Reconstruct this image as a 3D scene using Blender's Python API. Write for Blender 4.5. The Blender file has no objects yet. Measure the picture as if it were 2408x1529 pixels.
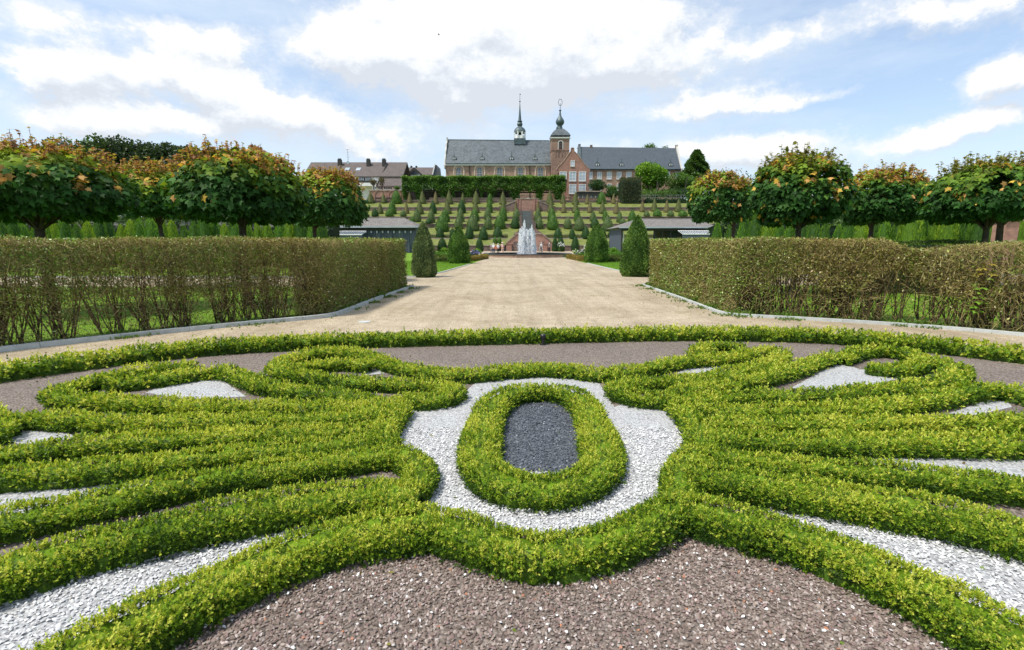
import bpy, math, random
import numpy as np
from mathutils import Vector
S = bpy.context.scene
COL = S.collection
rng = np.random.default_rng(7)
random.seed(7)
# ------------------------------------------------------------------ camera
F = 1150.0; HZ = 570.0; CH = 1.7
PITCH = math.atan((764.5 - HZ) / F)
cam_d = bpy.data.cameras.new('camera'); cam = bpy.data.objects.new('camera', cam_d); COL.objects.link(cam)
cam.location = (0, 0, CH); cam.rotation_euler = (math.pi/2 - PITCH, 0, 0)
cam_d.sensor_width = 36; cam_d.lens = 36 * F / 2408; cam_d.clip_start = .05; cam_d.clip_end = 6000
S.camera = cam
# ------------------------------------------------------------------ sun + exposure
TO_SUN = Vector((-.44, -.24, .88)).normalized()
sd = bpy.data.lights.new('sun', 'SUN'); sun = bpy.data.objects.new('sun', sd); COL.objects.link(sun)
sd.energy = 3.6; sd.angle = math.radians(6.0); sd.color = (1, .95, .86)
sun.rotation_euler = TO_SUN.to_track_quat('Z', 'Y').to_euler()
S.view_settings.view_transform = 'Standard'; S.view_settings.look = 'None'
S.view_settings.exposure = 0.35; S.view_settings.gamma = 1
# ------------------------------------------------------------------ node helpers
class NT:
    def __init__(s, tree): s.t = tree; s.n = tree.nodes; s.l = tree.links
    def node(s, typ, ins=None, **kw):
        n = s.n.new(typ)
        for k, v in kw.items(): setattr(n, k, v)
        for k, v in (ins or {}).items(): s.put(n.inputs[k], v)
        return n
    def put(s, sock, v):
        if isinstance(v, bpy.types.NodeSocket): s.l.new(v, sock)
        else: sock.default_value = v
    def m(s, op, a, b=0., c=0., clamp=False):
        n = s.node('ShaderNodeMath', {0: a, 1: b, 2: c}, operation=op); n.use_clamp = clamp; return n.outputs[0]
    def v(s, op, a, b=(0, 0, 0)):
        n = s.node('ShaderNodeVectorMath', {0: a, 1: b}, operation=op)
        return n.outputs['Value'] if op in ('DOT_PRODUCT', 'LENGTH', 'DISTANCE') else n.outputs[0]
    def noise(s, vec, scale, detail=4, rough=.55, out='Fac'):
        return s.node('ShaderNodeTexNoise', {'Vector': vec, 'Scale': scale, 'Detail': detail, 'Roughness': rough}).outputs[out]
    def ramp(s, fac, stops, interp='LINEAR'):
        n = s.node('ShaderNodeValToRGB', {'Fac': fac}); cr = n.color_ramp; cr.interpolation = interp
        while len(cr.elements) < len(stops): cr.elements.new(.5)
        for e, (p, c) in zip(cr.elements, stops):
            e.position = p; e.color = (*c, 1) if len(c) == 3 else c
        return n.outputs['Color']
    def mix(s, fac, a, b, typ='MIX'):
        n = s.node('ShaderNodeMix', data_type='RGBA', blend_type=typ)
        s.put(n.inputs[0], fac); s.put(n.inputs[6], a); s.put(n.inputs[7], b); return n.outputs[2]
def c4(c): return (*c, 1.0)
# ------------------------------------------------------------------ world: Nishita sky with a procedural cloud layer
def dirpx(px, py):
    xv = (px-1204)/F; yv = (764.5-py)/F
    return Vector((xv, yv*math.sin(PITCH)+math.cos(PITCH), yv*math.cos(PITCH)-math.sin(PITCH))).normalized()
W = bpy.data.worlds.new('World'); S.world = W; W.use_nodes = True
w = NT(W.node_tree); w.n.clear()
sky = w.node('ShaderNodeTexSky', sky_type='NISHITA'); sky.sun_disc = False
sky.sun_elevation = math.asin(TO_SUN.z); sky.sun_rotation = math.atan2(TO_SUN.x, TO_SUN.y)
sky.air_density = 1.0; sky.dust_density = 1.4; sky.ozone_density = 1.3
skyc = w.mix(1.0, sky.outputs[0], (.14, .145, .15, 1), 'MULTIPLY')
gen = w.node('ShaderNodeTexCoord').outputs['Generated']
BLOBS = [(1080, 130, .25, .085, 1.1), (1330, 60, .24, .08, 1.0), (1150, 20, .2, .06, .6), (1480, 150, .16, .05, .7), (860, 130, .10, .05, .7), (1250, 190, .2, .03, .6),
         (480, 85, .09, .03, .95), (130, 165, .08, .03, .75), (560, 200, .10, .035, .8), (370, 165, .08, .022, .6), (620, 250, .10, .03, .6), (60, 30, .12, .04, .7), (280, 270, .16, .03, .6), (60, 290, .14, .03, .55),
         (850, 300, .22, .035, .6), (1090, 240, .05, .025, .6), (950, 355, .2, .03, .5), (1750, 225, .12, .03, .75), (1560, 265, .12, .025, .6), (1700, 350, .26, .03, .85), (2000, 375, .16, .022, .45),
         (2370, 185, .07, .035, .95), (2290, 303, .06, .014, .85), (2240, 15, .16, .035, .7), (1800, 100, .09, .025, .6), (2150, 333, .08, .014, .5), (1900, 235, .1, .012, .6)]
def density(off):
    p = w.v('ADD', gen, off) if off else gen
    wn_ = w.v('SUBTRACT', w.noise(p, 7, 6, .65, 'Color'), (.5, .5, .5)); pw = w.v('ADD', p, w.v('MULTIPLY', wn_, (.13, .13, .08)))
    st = w.v('MULTIPLY', p, (1.0, 1.0, 1.55))
    n1 = w.noise(st, 3.1, 8, .66); n2 = w.noise(st, 11, 7, .68)
    tot = w.m('ADD', w.m('MULTIPLY', n1, .76), w.m('MULTIPLY', n2, .58))
    for (px, py, rx, rz, a) in BLOBS:
        c = dirpx(px, py)
        q = w.v('MULTIPLY', w.v('SUBTRACT', pw, c), (1/rx, 1/rx, 1/rz))
        g = w.m('POWER', 2.718, w.m('MULTIPLY', w.v('DOT_PRODUCT', q, q), -1.0))
        tot = w.m('MULTIPLY_ADD', g, a*.42, tot)
    return tot
d0 = density(None); d1 = density((-.012, 0, .030))
mask = w.ramp(d0, [(.82, (0, 0, 0)), (.94, (.45, .45, .45)), (1.10, (.96, .96, .96))])
shade = w.m('MULTIPLY_ADD', w.m('SUBTRACT', d0, d1), 4.6, .56, clamp=True)
cloudc = w.ramp(shade, [(.0, (.55, .585, .64)), (.40, (.635, .67, .715)), (.66, (.715, .735, .76)), (1, (.78, .78, .775))])
wz = w.node('ShaderNodeSeparateXYZ', {0: gen}).outputs[2]
wisp = w.m('MULTIPLY', w.noise(w.v('MULTIPLY', gen, (1, 1, 3.2)), 2.2, 6, .65), 1.0)
wm = w.ramp(wisp, [(.36, (.30, .30, .30)), (.66, (.80, .80, .80))])
sky2 = w.mix(wm, skyc, (.60, .69, .785, 1))
hor = w.ramp(wz, [(0, (.5, .5, .5)), (.22, (0, 0, 0))])
sky2 = w.mix(hor, sky2, (.62, .69, .76, 1))
final = w.mix(mask, sky2, cloudc)
bg = w.node('ShaderNodeBackground', {'Color': final, 'Strength': 1.06})
w.l.new(bg.outputs[0], w.node('ShaderNodeOutputWorld').inputs[0])
# ------------------------------------------------------------------ projection helpers (photo pixel -> place on the ground or at a given distance)
def at(px, py, Y):
    xv = (px-1204)/F; yv = (764.5-py)/F
    fw = yv*math.sin(PITCH)+math.cos(PITCH); up = yv*math.cos(PITCH)-math.sin(PITCH); t = Y/fw
    return Vector((xv*t, Y, CH+up*t))
def G(px, py, z=0.):
    xv = (px-1204)/F; yv = (764.5-py)/F
    fw = yv*math.sin(PITCH)+math.cos(PITCH); up = yv*math.cos(PITCH)-math.sin(PITCH); t = (z-CH)/up
    return Vector((xv*t, fw*t, z))
# ------------------------------------------------------------------ materials
MATS = {}
def newmat(name):
    m = bpy.data.materials.new(name); m.use_nodes = True; t = NT(m.node_tree); t.n.clear(); MATS[name] = m
    return m, t
def finish(t, shader, disp=None):
    o = t.node('ShaderNodeOutputMaterial'); t.l.new(shader, o.inputs[0])
def pmat(name, col, rough=.7, var=.15, scale=3., bump=0., bscale=60., metal=0., spec=.5):
    m, t = newmat(name)
    oc = t.node('ShaderNodeTexCoord').outputs['Object']
    n = t.noise(oc, scale, 6, .6)
    lo = tuple(x*(1-var*1.6) for x in col); hi = tuple(min(1, x*(1+var*1.6)) for x in col)
    c = t.ramp(n, [(.3, lo), (.7, hi)])
    ins = {'Base Color': c, 'Roughness': rough, 'Metallic': metal, 'Specular IOR Level': spec}
    if bump:
        b = t.node('ShaderNodeBump', {'Height': t.noise(oc, bscale, 4), 'Strength': bump, 'Distance': .02}); ins['Normal'] = b.outputs[0]
    finish(t, t.node('ShaderNodeBsdfPrincipled', ins).outputs[0]); return m
def leafmat(name, trans=.35, rough=.45, gloss=.35, tint=(1.25, 1.15, .55)):
    m, t = newmat(name)
    a = t.node('ShaderNodeAttribute', attribute_name='Col').outputs['Color']
    p = t.node('ShaderNodeBsdfPrincipled', {'Base Color': a, 'Roughness': rough, 'Specular IOR Level': gloss})
    tc = t.mix(1.0, a, c4(tint), 'MULTIPLY')
    tr = t.node('ShaderNodeBsdfTranslucent', {'Color': tc})
    mx = t.node('ShaderNodeMixShader', {0: trans, 1: p.outputs[0], 2: tr.outputs[0]})
    finish(t, mx.outputs[0]); return m
def gravelmat(name, cols, size, rough=.85, bump=.9, big=None, moss=None, tracks=False):
    m, t = newmat(name)
    oc = t.node('ShaderNodeTexCoord').outputs['Object']
    wob = t.v('ADD', oc, t.v('MULTIPLY', t.noise(oc, .6/size*.5, 2, out='Color'), (size*.6,)*3))
    vo = t.node('ShaderNodeTexVoronoi', {'Vector': wob, 'Scale': 1/size, 'Randomness': 1.0}); vo.voronoi_dimensions = '3D'
    r = t.node('ShaderNodeSeparateColor', {0: vo.outputs['Color']}).outputs[0]
    c = t.ramp(r, [(i/(len(cols)-1), x) for i, x in enumerate(cols)])
    c = t.mix(t.ramp(vo.outputs['Distance'], [(.25, (0, 0, 0)), (.75, (.75, .75, .75))]), c, c4(tuple(x*.35 for x in cols[len(cols)//2])))
    if big:
        c = t.mix(t.ramp(t.noise(oc, big[0], 5, .6), [(.42, (0, 0, 0)), (.62, (1, 1, 1))]), c, t.mix(1.0, c, c4(big[1]), 'MULTIPLY'))
    if tracks:   # faint raked and trodden lines running along the walk
        tn = t.noise(t.v('MULTIPLY', oc, (2.6, .16, 1)), 1.0, 6, .7); c = t.mix(1.0, c, t.ramp(tn, [(.34, (.80, .78, .75)), (.5, (.97, .97, .97)), (.68, (1.08, 1.08, 1.07))]), 'MULTIPLY')
        c = t.mix(1.0, c, t.ramp(t.noise(oc, 2.4, 7, .75), [(.36, (.82, .81, .79)), (.6, (1.04, 1.04, 1.04))]), 'MULTIPLY')
    if moss:
        c = t.mix(t.ramp(t.noise(oc, moss[0], 6, .7), [(.55, (0, 0, 0)), (.72, (moss[2],)*3)]), c, c4(moss[1]))
    b = t.node('ShaderNodeBump', {'Height': t.m('SUBTRACT', 1., vo.outputs['Distance']), 'Strength': bump, 'Distance': size*.5})
    finish(t, t.node('ShaderNodeBsdfPrincipled', {'Base Color': c, 'Roughness': rough, 'Normal': b.outputs[0]}).outputs[0]); return m
def brickmat(name, c1, c2, mortar, rough=.85, patch=.5):
    m, t = newmat(name)
    tc = t.node('ShaderNodeTexCoord').outputs['Object']
    sp = t.node('ShaderNodeSeparateXYZ', {0: tc})
    vec = t.node('ShaderNodeCombineXYZ', {0: t.m('ADD', sp.outputs[0], sp.outputs[1]), 1: sp.outputs[2]}).outputs[0]
    b = t.node('ShaderNodeTexBrick', {'Vector': vec, 'Scale': 1.0, 'Color1': c4(c1), 'Color2': c4(c2), 'Mortar': c4(mortar),
               'Mortar Size': .012, 'Brick Width': .42, 'Row Height': .14, 'Bias': 0.})
    n = t.noise(tc, .35, 6, .65); n2 = t.noise(tc, 2.5, 5, .65)
    c = t.mix(1.0, b.outputs['Color'], t.ramp(n, [(.3, (1-patch*.5,)*3), (.7, (1+patch*.3, 1+patch*.27, 1+patch*.22))]), 'MULTIPLY')
    c = t.mix(1.0, c, t.ramp(n2, [(.3, (.72, .70, .70)), (.7, (1.2, 1.18, 1.15))]), 'MULTIPLY')
    bp = t.node('ShaderNodeBump', {'Height': b.outputs['Fac'], 'Strength': -.4, 'Distance': .01})
    finish(t, t.node('ShaderNodeBsdfPrincipled', {'Base Color': c, 'Roughness': rough, 'Normal': bp.outputs[0]}).outputs[0]); return m
def tilemat(name, c1, c2, bw, rh, rough=.6, ux=(1, 0, 0), stain=.3):
    m, t = newmat(name)
    tc = t.node('ShaderNodeTexCoord').outputs['Object']
    sp = t.node('ShaderNodeSeparateXYZ', {0: tc})
    vec = t.node('ShaderNodeCombineXYZ', {0: sp.outputs[0], 1: t.m('MULTIPLY', sp.outputs[2], 1.0)}).outputs[0]
    b = t.node('ShaderNodeTexBrick', {'Vector': vec, 'Scale': 1.0, 'Color1': c4(c1), 'Color2': c4(c2), 'Mortar': c4(tuple(x*.35 for x in c1)),
               'Mortar Size': rh*.09, 'Brick Width': bw, 'Row Height': rh, 'Bias': 0.})
    n = t.noise(tc, .5, 7, .7)
    c = t.mix(1.0, b.outputs['Color'], t.ramp(n, [(.3, (1-stain,)*3), (.7, (1+stain,)*3)]), 'MULTIPLY')
    c = t.mix(t.ramp(t.noise(tc, 1.4, 8, .75), [(.58, (0, 0, 0)), (.72, (.45, .45, .45))]), c, c4(tuple(min(1, x*1.9) for x in c1)))
    bp = t.node('ShaderNodeBump', {'Height': b.outputs['Fac'], 'Strength': -.5, 'Distance': .02})
    finish(t, t.node('ShaderNodeBsdfPrincipled', {'Base Color': c, 'Roughness': rough, 'Normal': bp.outputs[0]}).outputs[0]); return m
def grassmat(name, a, b, c_, fine=45.):
    m, t = newmat(name)
    oc = t.node('ShaderNodeTexCoord').outputs['Object']
    c = t.ramp(t.noise(oc, .8, 7, .7), [(.3, a), (.5, b), (.72, c_)])
    c = t.mix(1.0, c, t.ramp(t.noise(oc, fine, 3, .7), [(.3, (.62, .62, .6)), (.7, (1.3, 1.3, 1.2))]), 'MULTIPLY')
    bp = t.node('ShaderNodeBump', {'Height': t.noise(oc, fine, 3, .7), 'Strength': .8, 'Distance': .03})
    finish(t, t.node('ShaderNodeBsdfPrincipled', {'Base Color': c, 'Roughness': .8, 'Normal': bp.outputs[0], 'Specular IOR Level': .2}).outputs[0]); return m
M = dict(
 box=leafmat('box_leaf', .38, .5, .25), leaf=leafmat('tree_leaf', .32, .5, .3), twig=leafmat('twig', 0.0, .8, .15),
 maple=leafmat('maple_leaf', .36, .6, .18), yew=leafmat('yew_leaf', .15, .6, .2), privet=leafmat('privet_leaf', .25, .45, .35),
 stone=leafmat('loose_stone', 0.0, .8, .3, (1, 1, 1)), petal=leafmat('petal', .3, .6, .2, (1, 1, 1)),
 path=gravelmat('beige_gravel', [(.43, .325, .20), (.54, .43, .285), (.62, .51, .36), (.70, .61, .46), (.47, .37, .245)], .020, bump=.55, big=(.45, (.82, .80, .76)), moss=(.9, (.24, .21, .09), .35), tracks=True),
 brown=gravelmat('brown_gravel', [(.15, .115, .09), (.225, .175, .14), (.30, .245, .20), (.19, .15, .12), (.37, .31, .265), (.25, .185, .155)], .018, big=(.7, (.85, .85, .88))),
 white=gravelmat('white_gravel', [(.38, .38, .39), (.51, .51, .51), (.58, .58, .58), (.45, .45, .45), (.62, .62, .61)], .017, bump=.8),
 slate_g=gravelmat('dark_slate_gravel', [(.05, .058, .07), (.09, .103, .122), (.135, .15, .172), (.065, .075, .09), (.21, .23, .25)], .016, rough=.55),
 lawn=grassmat('lawn_grass', (.10, .20, .010), (.145, .27, .014), (.19, .32, .025)),
 slope=grassmat('terrace_grass', (.09, .12, .03), (.15, .18, .042), (.26, .235, .085), 7.),
 kerb=pmat('kerb_concrete', (.46, .48, .46), .85, .12, 6, .3), concrete=pmat('concrete', (.5, .48, .44), .85, .1, 3),
 brick=brickmat('church_brick', (.46, .30, .21), (.34, .205, .15), (.42, .34, .27)),
 towerbrick=brickmat('tower_brick', (.36, .215, .155), (.25, .145, .11), (.34, .27, .22)),
 redbrick=brickmat('red_brick', (.37, .185, .135), (.31, .15, .11), (.36, .27, .22), patch=.25),
 sandstone=brickmat('wall_stone', (.27, .19, .155), (.15, .11, .10), (.12, .10, .085), patch=1.2),
 pinkbrick=brickmat('pink_brick', (.42, .24, .18), (.34, .185, .14), (.30, .20, .16), patch=.4),
 slate=tilemat('roof_slate', (.07, .09, .10), (.13, .15, .165), .5, .34), slate2=tilemat('roof_slate_plain', (.062, .08, .10), (.085, .105, .125), .35, .22, stain=.12),
 lead=pmat('dark_lead', (.075, .105, .11), .5, .3, 1.5, metal=.2), whitep=pmat('white_paint', (.78, .77, .74), .6, .06, 2),
 browntile=tilemat('brown_roof_tile', (.115, .092, .084), (.15, .12, .108), .3, .25, .8, stain=.15),
 greytile=tilemat('grey_roof_tile', (.165, .15, .135), (.23, .205, .185), .3, .16, .8, stain=.2),
 bluewood=pmat('blue_grey_timber', (.065, .08, .115), .6, .2, 5), darkwood=pmat('dark_timber', (.03, .028, .026), .7, .3, 5),
 glass=pmat('window_glass', (.07, .09, .11), .22, .3, .8, spec=.9), palepane=pmat('pale_pane', (.38, .43, .47), .15, .15, .4, spec=.8),
 metal=pmat('grey_metal', (.25, .27, .28), .45, .1, 8, metal=.5), black=pmat('black_metal', (.015, .016, .018), .4, .3, 5),
 bark=pmat('dark_bark', (.045, .036, .03), .95, .35, 9, .8, 30), coping=pmat('coping_stone', (.33, .27, .22), .85, .25, 2, .3),
 tanstone=pmat('tan_stone', (.60, .46, .34), .85, .12, 2), darkglass=pmat('leaded_glass', (.10, .12, .14), .25, .3, .8, spec=.6),
 sand2=pmat('fountain_stone', (.36, .235, .17), .8, .2, 2, .3), darkstone=pmat('wet_dark_stone', (.05, .055, .06), .35, .3, 3),
 steps=pmat('dark_steps', (.12, .135, .125), .8, .25, 3, .3),
 skin=pmat('skin', (.50, .30, .22), .6, .05), shirtw=pmat('white_cloth', (.78, .78, .78), .8, .05), shirtp=pmat('pink_cloth', (.72, .50, .42), .8, .05),
 jeans=pmat('navy_cloth', (.03, .05, .11), .8, .1), blackc=pmat('black_cloth', (.03, .03, .035), .8, .1), grey=pmat('grey_cloth', (.22, .20, .20), .8, .1),
 hair=pmat('white_hair', (.65, .62, .58), .8, .05), orange=pmat('orange_leather', (.6, .16, .07), .7, .1), water_f=None)
def water_mats():
    m, t = newmat('pool_water')
    oc = t.node('ShaderNodeTexCoord').outputs['Object']
    b = t.node('ShaderNodeBump', {'Height': t.noise(oc, 6, 4), 'Strength': .5, 'Distance': .05})
    finish(t, t.node('ShaderNodeBsdfPrincipled', {'Base Color': (.10, .13, .13, 1), 'Roughness': .08, 'Normal': b.outputs[0]}).outputs[0]); M['water'] = m
    m, t = newmat('spray_water')
    p = t.node('ShaderNodeBsdfPrincipled', {'Base Color': (.97, .98, .99, 1), 'Roughness': .4})
    tr = t.node('ShaderNodeBsdfTranslucent', {'Color': (.97, .98, .99, 1)})
    mx = t.node('ShaderNodeMixShader', {0: .5, 1: p.outputs[0], 2: tr.outputs[0]})
    tt = t.node('ShaderNodeBsdfTransparent')
    mx2 = t.node('ShaderNodeMixShader', {0: .92, 1: tt.outputs[0], 2: mx.outputs[0]})
    finish(t, mx2.outputs[0]); M['spray'] = m
water_mats()
# ------------------------------------------------------------------ mesh helpers
def tag(o, label=None, cat=None, group=None, kind=None):
    if label: o['label'] = label
    if cat: o['category'] = cat
    if group: o['group'] = group
    if kind: o['kind'] = kind
    return o
def empty(name, loc=(0, 0, 0), label=None, cat=None, group=None, rz=0.):
    o = bpy.data.objects.new(name, None); o.empty_display_size = .3; COL.objects.link(o); o.location = loc; o.rotation_euler.z = rz
    return tag(o, label, cat, group)
def link(name, me, mat, parent=None, smooth=False):
    o = bpy.data.objects.new(name, me); COL.objects.link(o)
    if parent: o.parent = parent
    for mm in (mat if isinstance(mat, (list, tuple)) else [mat]): me.materials.append(mm)
    if smooth: me.polygons.foreach_set('use_smooth', np.ones(len(me.polygons), bool))
    return o
class NB:
    "numpy mesh collector with one colour per face"
    def __init__(s): s.V = []; s.F = []; s.C = []; s.n = 0
    def add(s, V, Fc, C):
        V = np.asarray(V, np.float32).reshape(-1, 3); Fc = np.asarray(Fc)
        C = np.asarray(C, np.float32)
        if C.ndim == 1: C = np.tile(C, (len(Fc), 1))
        s.V.append(V); s.F.append(Fc + s.n); s.C.append(C); s.n += len(V)
    def build(s, name, mat, parent=None, smooth=False, origin=None):
        me = bpy.data.meshes.new(name)
        V = np.concatenate(s.V)
        if origin is not None: V = V - np.asarray(origin, np.float32)
        cnt = np.concatenate([np.full(len(f), f.shape[1]) for f in s.F]); flat = np.concatenate([f.ravel() for f in s.F]).astype(np.int32)
        me.vertices.add(len(V)); me.vertices.foreach_set('co', V.ravel())
        me.loops.add(len(flat)); me.loops.foreach_set('vertex_index', flat)
        me.polygons.add(len(cnt)); st = np.concatenate([[0], np.cumsum(cnt)[:-1]]).astype(np.int32)
        me.polygons.foreach_set('loop_start', st); me.polygons.foreach_set('loop_total', cnt.astype(np.int32))
        me.update(calc_edges=True)
        a = me.attributes.new('Col', 'FLOAT_COLOR', 'FACE'); C = np.clip(np.concatenate(s.C), 0, 1)
        a.data.foreach_set('color', np.c_[C, np.ones(len(C))].astype(np.float32).ravel())
        o = link(name, me, mat, parent, smooth)
        if origin is not None and parent is None: o.location = origin
        return o
def norm(a): return a / (np.linalg.norm(a, axis=-1, keepdims=True) + 1e-9)
def rdir(n): return norm(rng.normal(size=(n, 3)))
def leaves(nb, P, D, L, Wd, C, up=None, fold=.15):
    "pointed oval leaves: base P, axis D"
    n = len(P); D = norm(D); U = up if up is not None else rdir(n)
    Sd = norm(np.cross(D, U)); N = np.cross(Sd, D)
    L = np.broadcast_to(np.asarray(L, float).reshape(-1, 1), (n, 1)); Wd = np.broadcast_to(np.asarray(Wd, float).reshape(-1, 1), (n, 1))
    a = P; b = P+D*L*.5+Sd*Wd*.5+N*Wd*fold; c = P+D*L; d = P+D*L*.5-Sd*Wd*.5+N*Wd*fold
    V = np.stack([a, b, c, d], 1).reshape(-1, 3); Fc = np.arange(n*4).reshape(n, 4); nb.add(V, Fc, C)
def tubes(nb, P, R, C, sides=3):
    "P (n,k,3) polylines, R (n,k)"
    n, k, _ = P.shape
    T = np.gradient(P, axis=1); T = norm(T); U = np.zeros_like(T); U[..., 0] = .31; U[..., 1] = .95; U[..., 2] = .1
    A = norm(np.cross(T, U)); B = np.cross(T, A)
    ang = np.arange(sides)*2*np.pi/sides
    V = P[:, :, None]+R[:, :, None, None]*(A[:, :, None]*np.cos(ang)[None, None, :, None]+B[:, :, None]*np.sin(ang)[None, None, :, None])
    idx = np.arange(n*k*sides).reshape(n, k, sides)
    a = idx[:, :-1]; b = np.roll(a, -1, 2); d = idx[:, 1:]; c = np.roll(d, -1, 2)
    Fc = np.stack([a, b, c, d], -1).reshape(-1, 4)
    C = np.asarray(C, float)
    if C.ndim == 2: C = np.repeat(C, (k-1)*sides, 0)
    nb.add(V.reshape(-1, 3), Fc, C)
def vnoise(P, sc, seed=0):
    "cheap smooth noise"
    P = P*sc; s = seed*1.7
    return (np.sin(P[..., 0]*1.0+1.3*np.sin(P[..., 1]*1.1+s)+s)+np.sin(P[..., 1]*1.27+1.1*np.sin(P[..., 2]*1.3+s)+2*s)+np.sin(P[..., 2]*1.1+1.2*np.sin(P[..., 0]*.93+s)+.5*s))/3
def resample(pts, step, closed=False, smooth=3):
    p = np.array([[q[0], q[1]] for q in pts], float)
    if closed: p = np.vstack([p, p[:1]])
    d = np.r_[0, np.cumsum(np.linalg.norm(np.diff(p, axis=0), axis=1))]
    n = max(3, int(d[-1]/step)+1); s = np.linspace(0, d[-1], n)
    q = np.c_[np.interp(s, d, p[:, 0]), np.interp(s, d, p[:, 1])]
    kz = max(1, int(.25/step))
    for _ in range(smooth):
        if closed:
            r = q[:-1]; r = (np.roll(r, kz//2+1, 0)+2*r+np.roll(r, -(kz//2+1), 0))/4; q = np.vstack([r, r[:1]])
        else:
            e = np.vstack([q[:1]]*(kz//2+1)+[q]+[q[-1:]]*(kz//2+1)); k2 = kz//2+1
            q = (e[:-2*k2]+2*q+e[2*k2:])/4
    return q
def frames(q):
    T = np.gradient(q, axis=0); T /= np.linalg.norm(T, axis=1, keepdims=True)+1e-9
    return T, np.c_[T[:, 1], -T[:, 0]]
class MB:
    "plain polygon collector for built things"
    def __init__(s): s.v = []; s.f = []
    def poly(s, pts): i = len(s.v); s.v += [tuple(p) for p in pts]; s.f.append(tuple(range(i, i+len(pts)))); return s
    def box(s, x0, x1, y0, y1, z0, z1):
        i = len(s.v); s.v += [(x, y, z) for z in (z0, z1) for y in (y0, y1) for x in (x0, x1)]
        for q in ((0, 2, 3, 1), (4, 5, 7, 6), (0, 1, 5, 4), (2, 6, 7, 3), (0, 4, 6, 2), (1, 3, 7, 5)): s.f.append(tuple(i+k for k in q))
        return s
    def prism(s, pts, y0, y1):
        "outline in (x,z) extruded along y"
        i = len(s.v); n = len(pts)
        s.v += [(p[0], y0, p[1]) for p in pts]+[(p[0], y1, p[1]) for p in pts]
        s.f.append(tuple(range(i, i+n))); s.f.append(tuple(range(i+2*n-1, i+n-1, -1)))
        for k in range(n): s.f.append((i+k, i+n+k, i+n+(k+1) % n, i+(k+1) % n))
        return s
    def lathe(s, prof, cx, cy, n=16, rot=0., sq=None):
        i = len(s.v)
        for (r, z) in prof:
            for k in range(n):
                a = rot+2*math.pi*k/n; s.v.append((cx+r*math.cos(a), cy+r*math.sin(a), z))
        for j in range(len(prof)-1):
            for k in range(n): s.f.append((i+j*n+k, i+j*n+(k+1) % n, i+(j+1)*n+(k+1) % n, i+(j+1)*n+k))
        s.f.append(tuple(i+n-1-k for k in range(n))); s.f.append(tuple(i+(len(prof)-1)*n+k for k in range(n)))
        return s
    def bar(s, a, b, r, n=6, r2=None):
        a = Vector(a); b = Vector(b); d = (b-a).normalized(); u = d.cross(Vector((.3, .2, .9))).normalized(); v = d.cross(u); i = len(s.v); r2 = r if r2 is None else r2
        for p, rr in ((a, r), (b, r2)):
            for k in range(n):
                t = 2*math.pi*k/n; s.v.append(tuple(p+u*rr*math.cos(t)+v*rr*math.sin(t)))
        for k in range(n): s.f.append((i+k, i+(k+1) % n, i+n+(k+1) % n, i+n+k))
        s.f.append(tuple(i+n-1-k for k in range(n))); s.f.append(tuple(i+n+k for k in range(n)))
        return s
    def build(s, name, mat, parent=None, smooth=False):
        me = bpy.data.meshes.new(name)
        off = Vector((0, 0, 0))
        if parent is not None: off = Vector(parent.location)
        p = parent
        while p is not None and p.parent is not None: p = p.parent; off = Vector(p.location)+off if False else off
        me.from_pydata(s.v, [], s.f); me.update()
        return link(name, me, mat, parent, smooth)
# ------------------------------------------------------------------ terrain
YW = [97., 118., 126., 134., 142.]
def zat(y, Y): return at(1204, y, Y).z
PROF = [(97., 0.), (97., zat(576.5, 97)), (103.5, zat(562, 103.5)), (109., zat(553.5, 109)), (118., zat(535.5, 118)), (118., zat(526, 118)),
        (126., zat(515.8, 126)), (126., zat(509, 126)), (134., zat(496, 134)), (134., zat(487, 134)), (142., zat(477, 142)), (142., zat(470.5, 142)),
        (150., zat(470.5, 142)+.1), (420., zat(470.5, 142)+.3)]
ZTOP = PROF[-2][1]
def terr(Y):
    if Y <= 97: return 0.
    z = 0.
    for (a, za), (b, zb) in zip(PROF[:-1], PROF[1:]):
        if a <= Y <= b and b > a: return za+(zb-za)*(Y-a)/(b-a)
    return PROF[-1][1]
def hit(px, py):
    "where a sight line through the photo pixel meets the ground"
    Y = 20.; 
    while Y < 160:
        p = at(px, py, Y)
        if p.z <= terr(Y)+1e-3: return Vector((p.x, Y, terr(Y)))
        Y += .1
    return Vector((p.x, 143., ZTOP))
def sheet(name, pts, z, mat, **k):
    me = bpy.data.meshes.new(name); me.from_pydata([(p[0], p[1], z) for p in pts], [], [tuple(range(len(pts)))]); me.update()
    if me.polygons[0].normal.z < 0: me.flip_normals()
    o = link(name, me, mat); return tag(o, **k)
sheet('ground', [(-2500, -400), (2500, -400), (2500, 4000), (-2500, 4000)], 0, M['lawn'], kind='structure')
def hill():
    mb = MB()
    def strip(x0, x1, prof):
        for (a, za), (b, zb) in zip(prof[:-1], prof[1:]):
            n = max(1, int((x1-x0)/4))
            for k in range(n):
                xa = x0+(x1-x0)*k/n; xb = x0+(x1-x0)*(k+1)/n
                mb.poly([(xa, a, za), (xb, a, za), (xb, b, zb), (xa, b, zb)])
    strip(-75, 75, PROF[1:]) 
    # the flanks run down to the flat ground
    for sgn in (-1, 1):
        for (a, za), (b, zb) in zip(PROF[1:-1], PROF[2:]):
            q = [(sgn*75, a, za), (sgn*135, a, 0), (sgn*135, b, 0), (sgn*75, b, zb)]
            mb.poly(q if sgn > 0 else q[::-1])
    tag(mb.build('terraced_hill', M['slope']), kind='structure')
hill()
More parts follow.
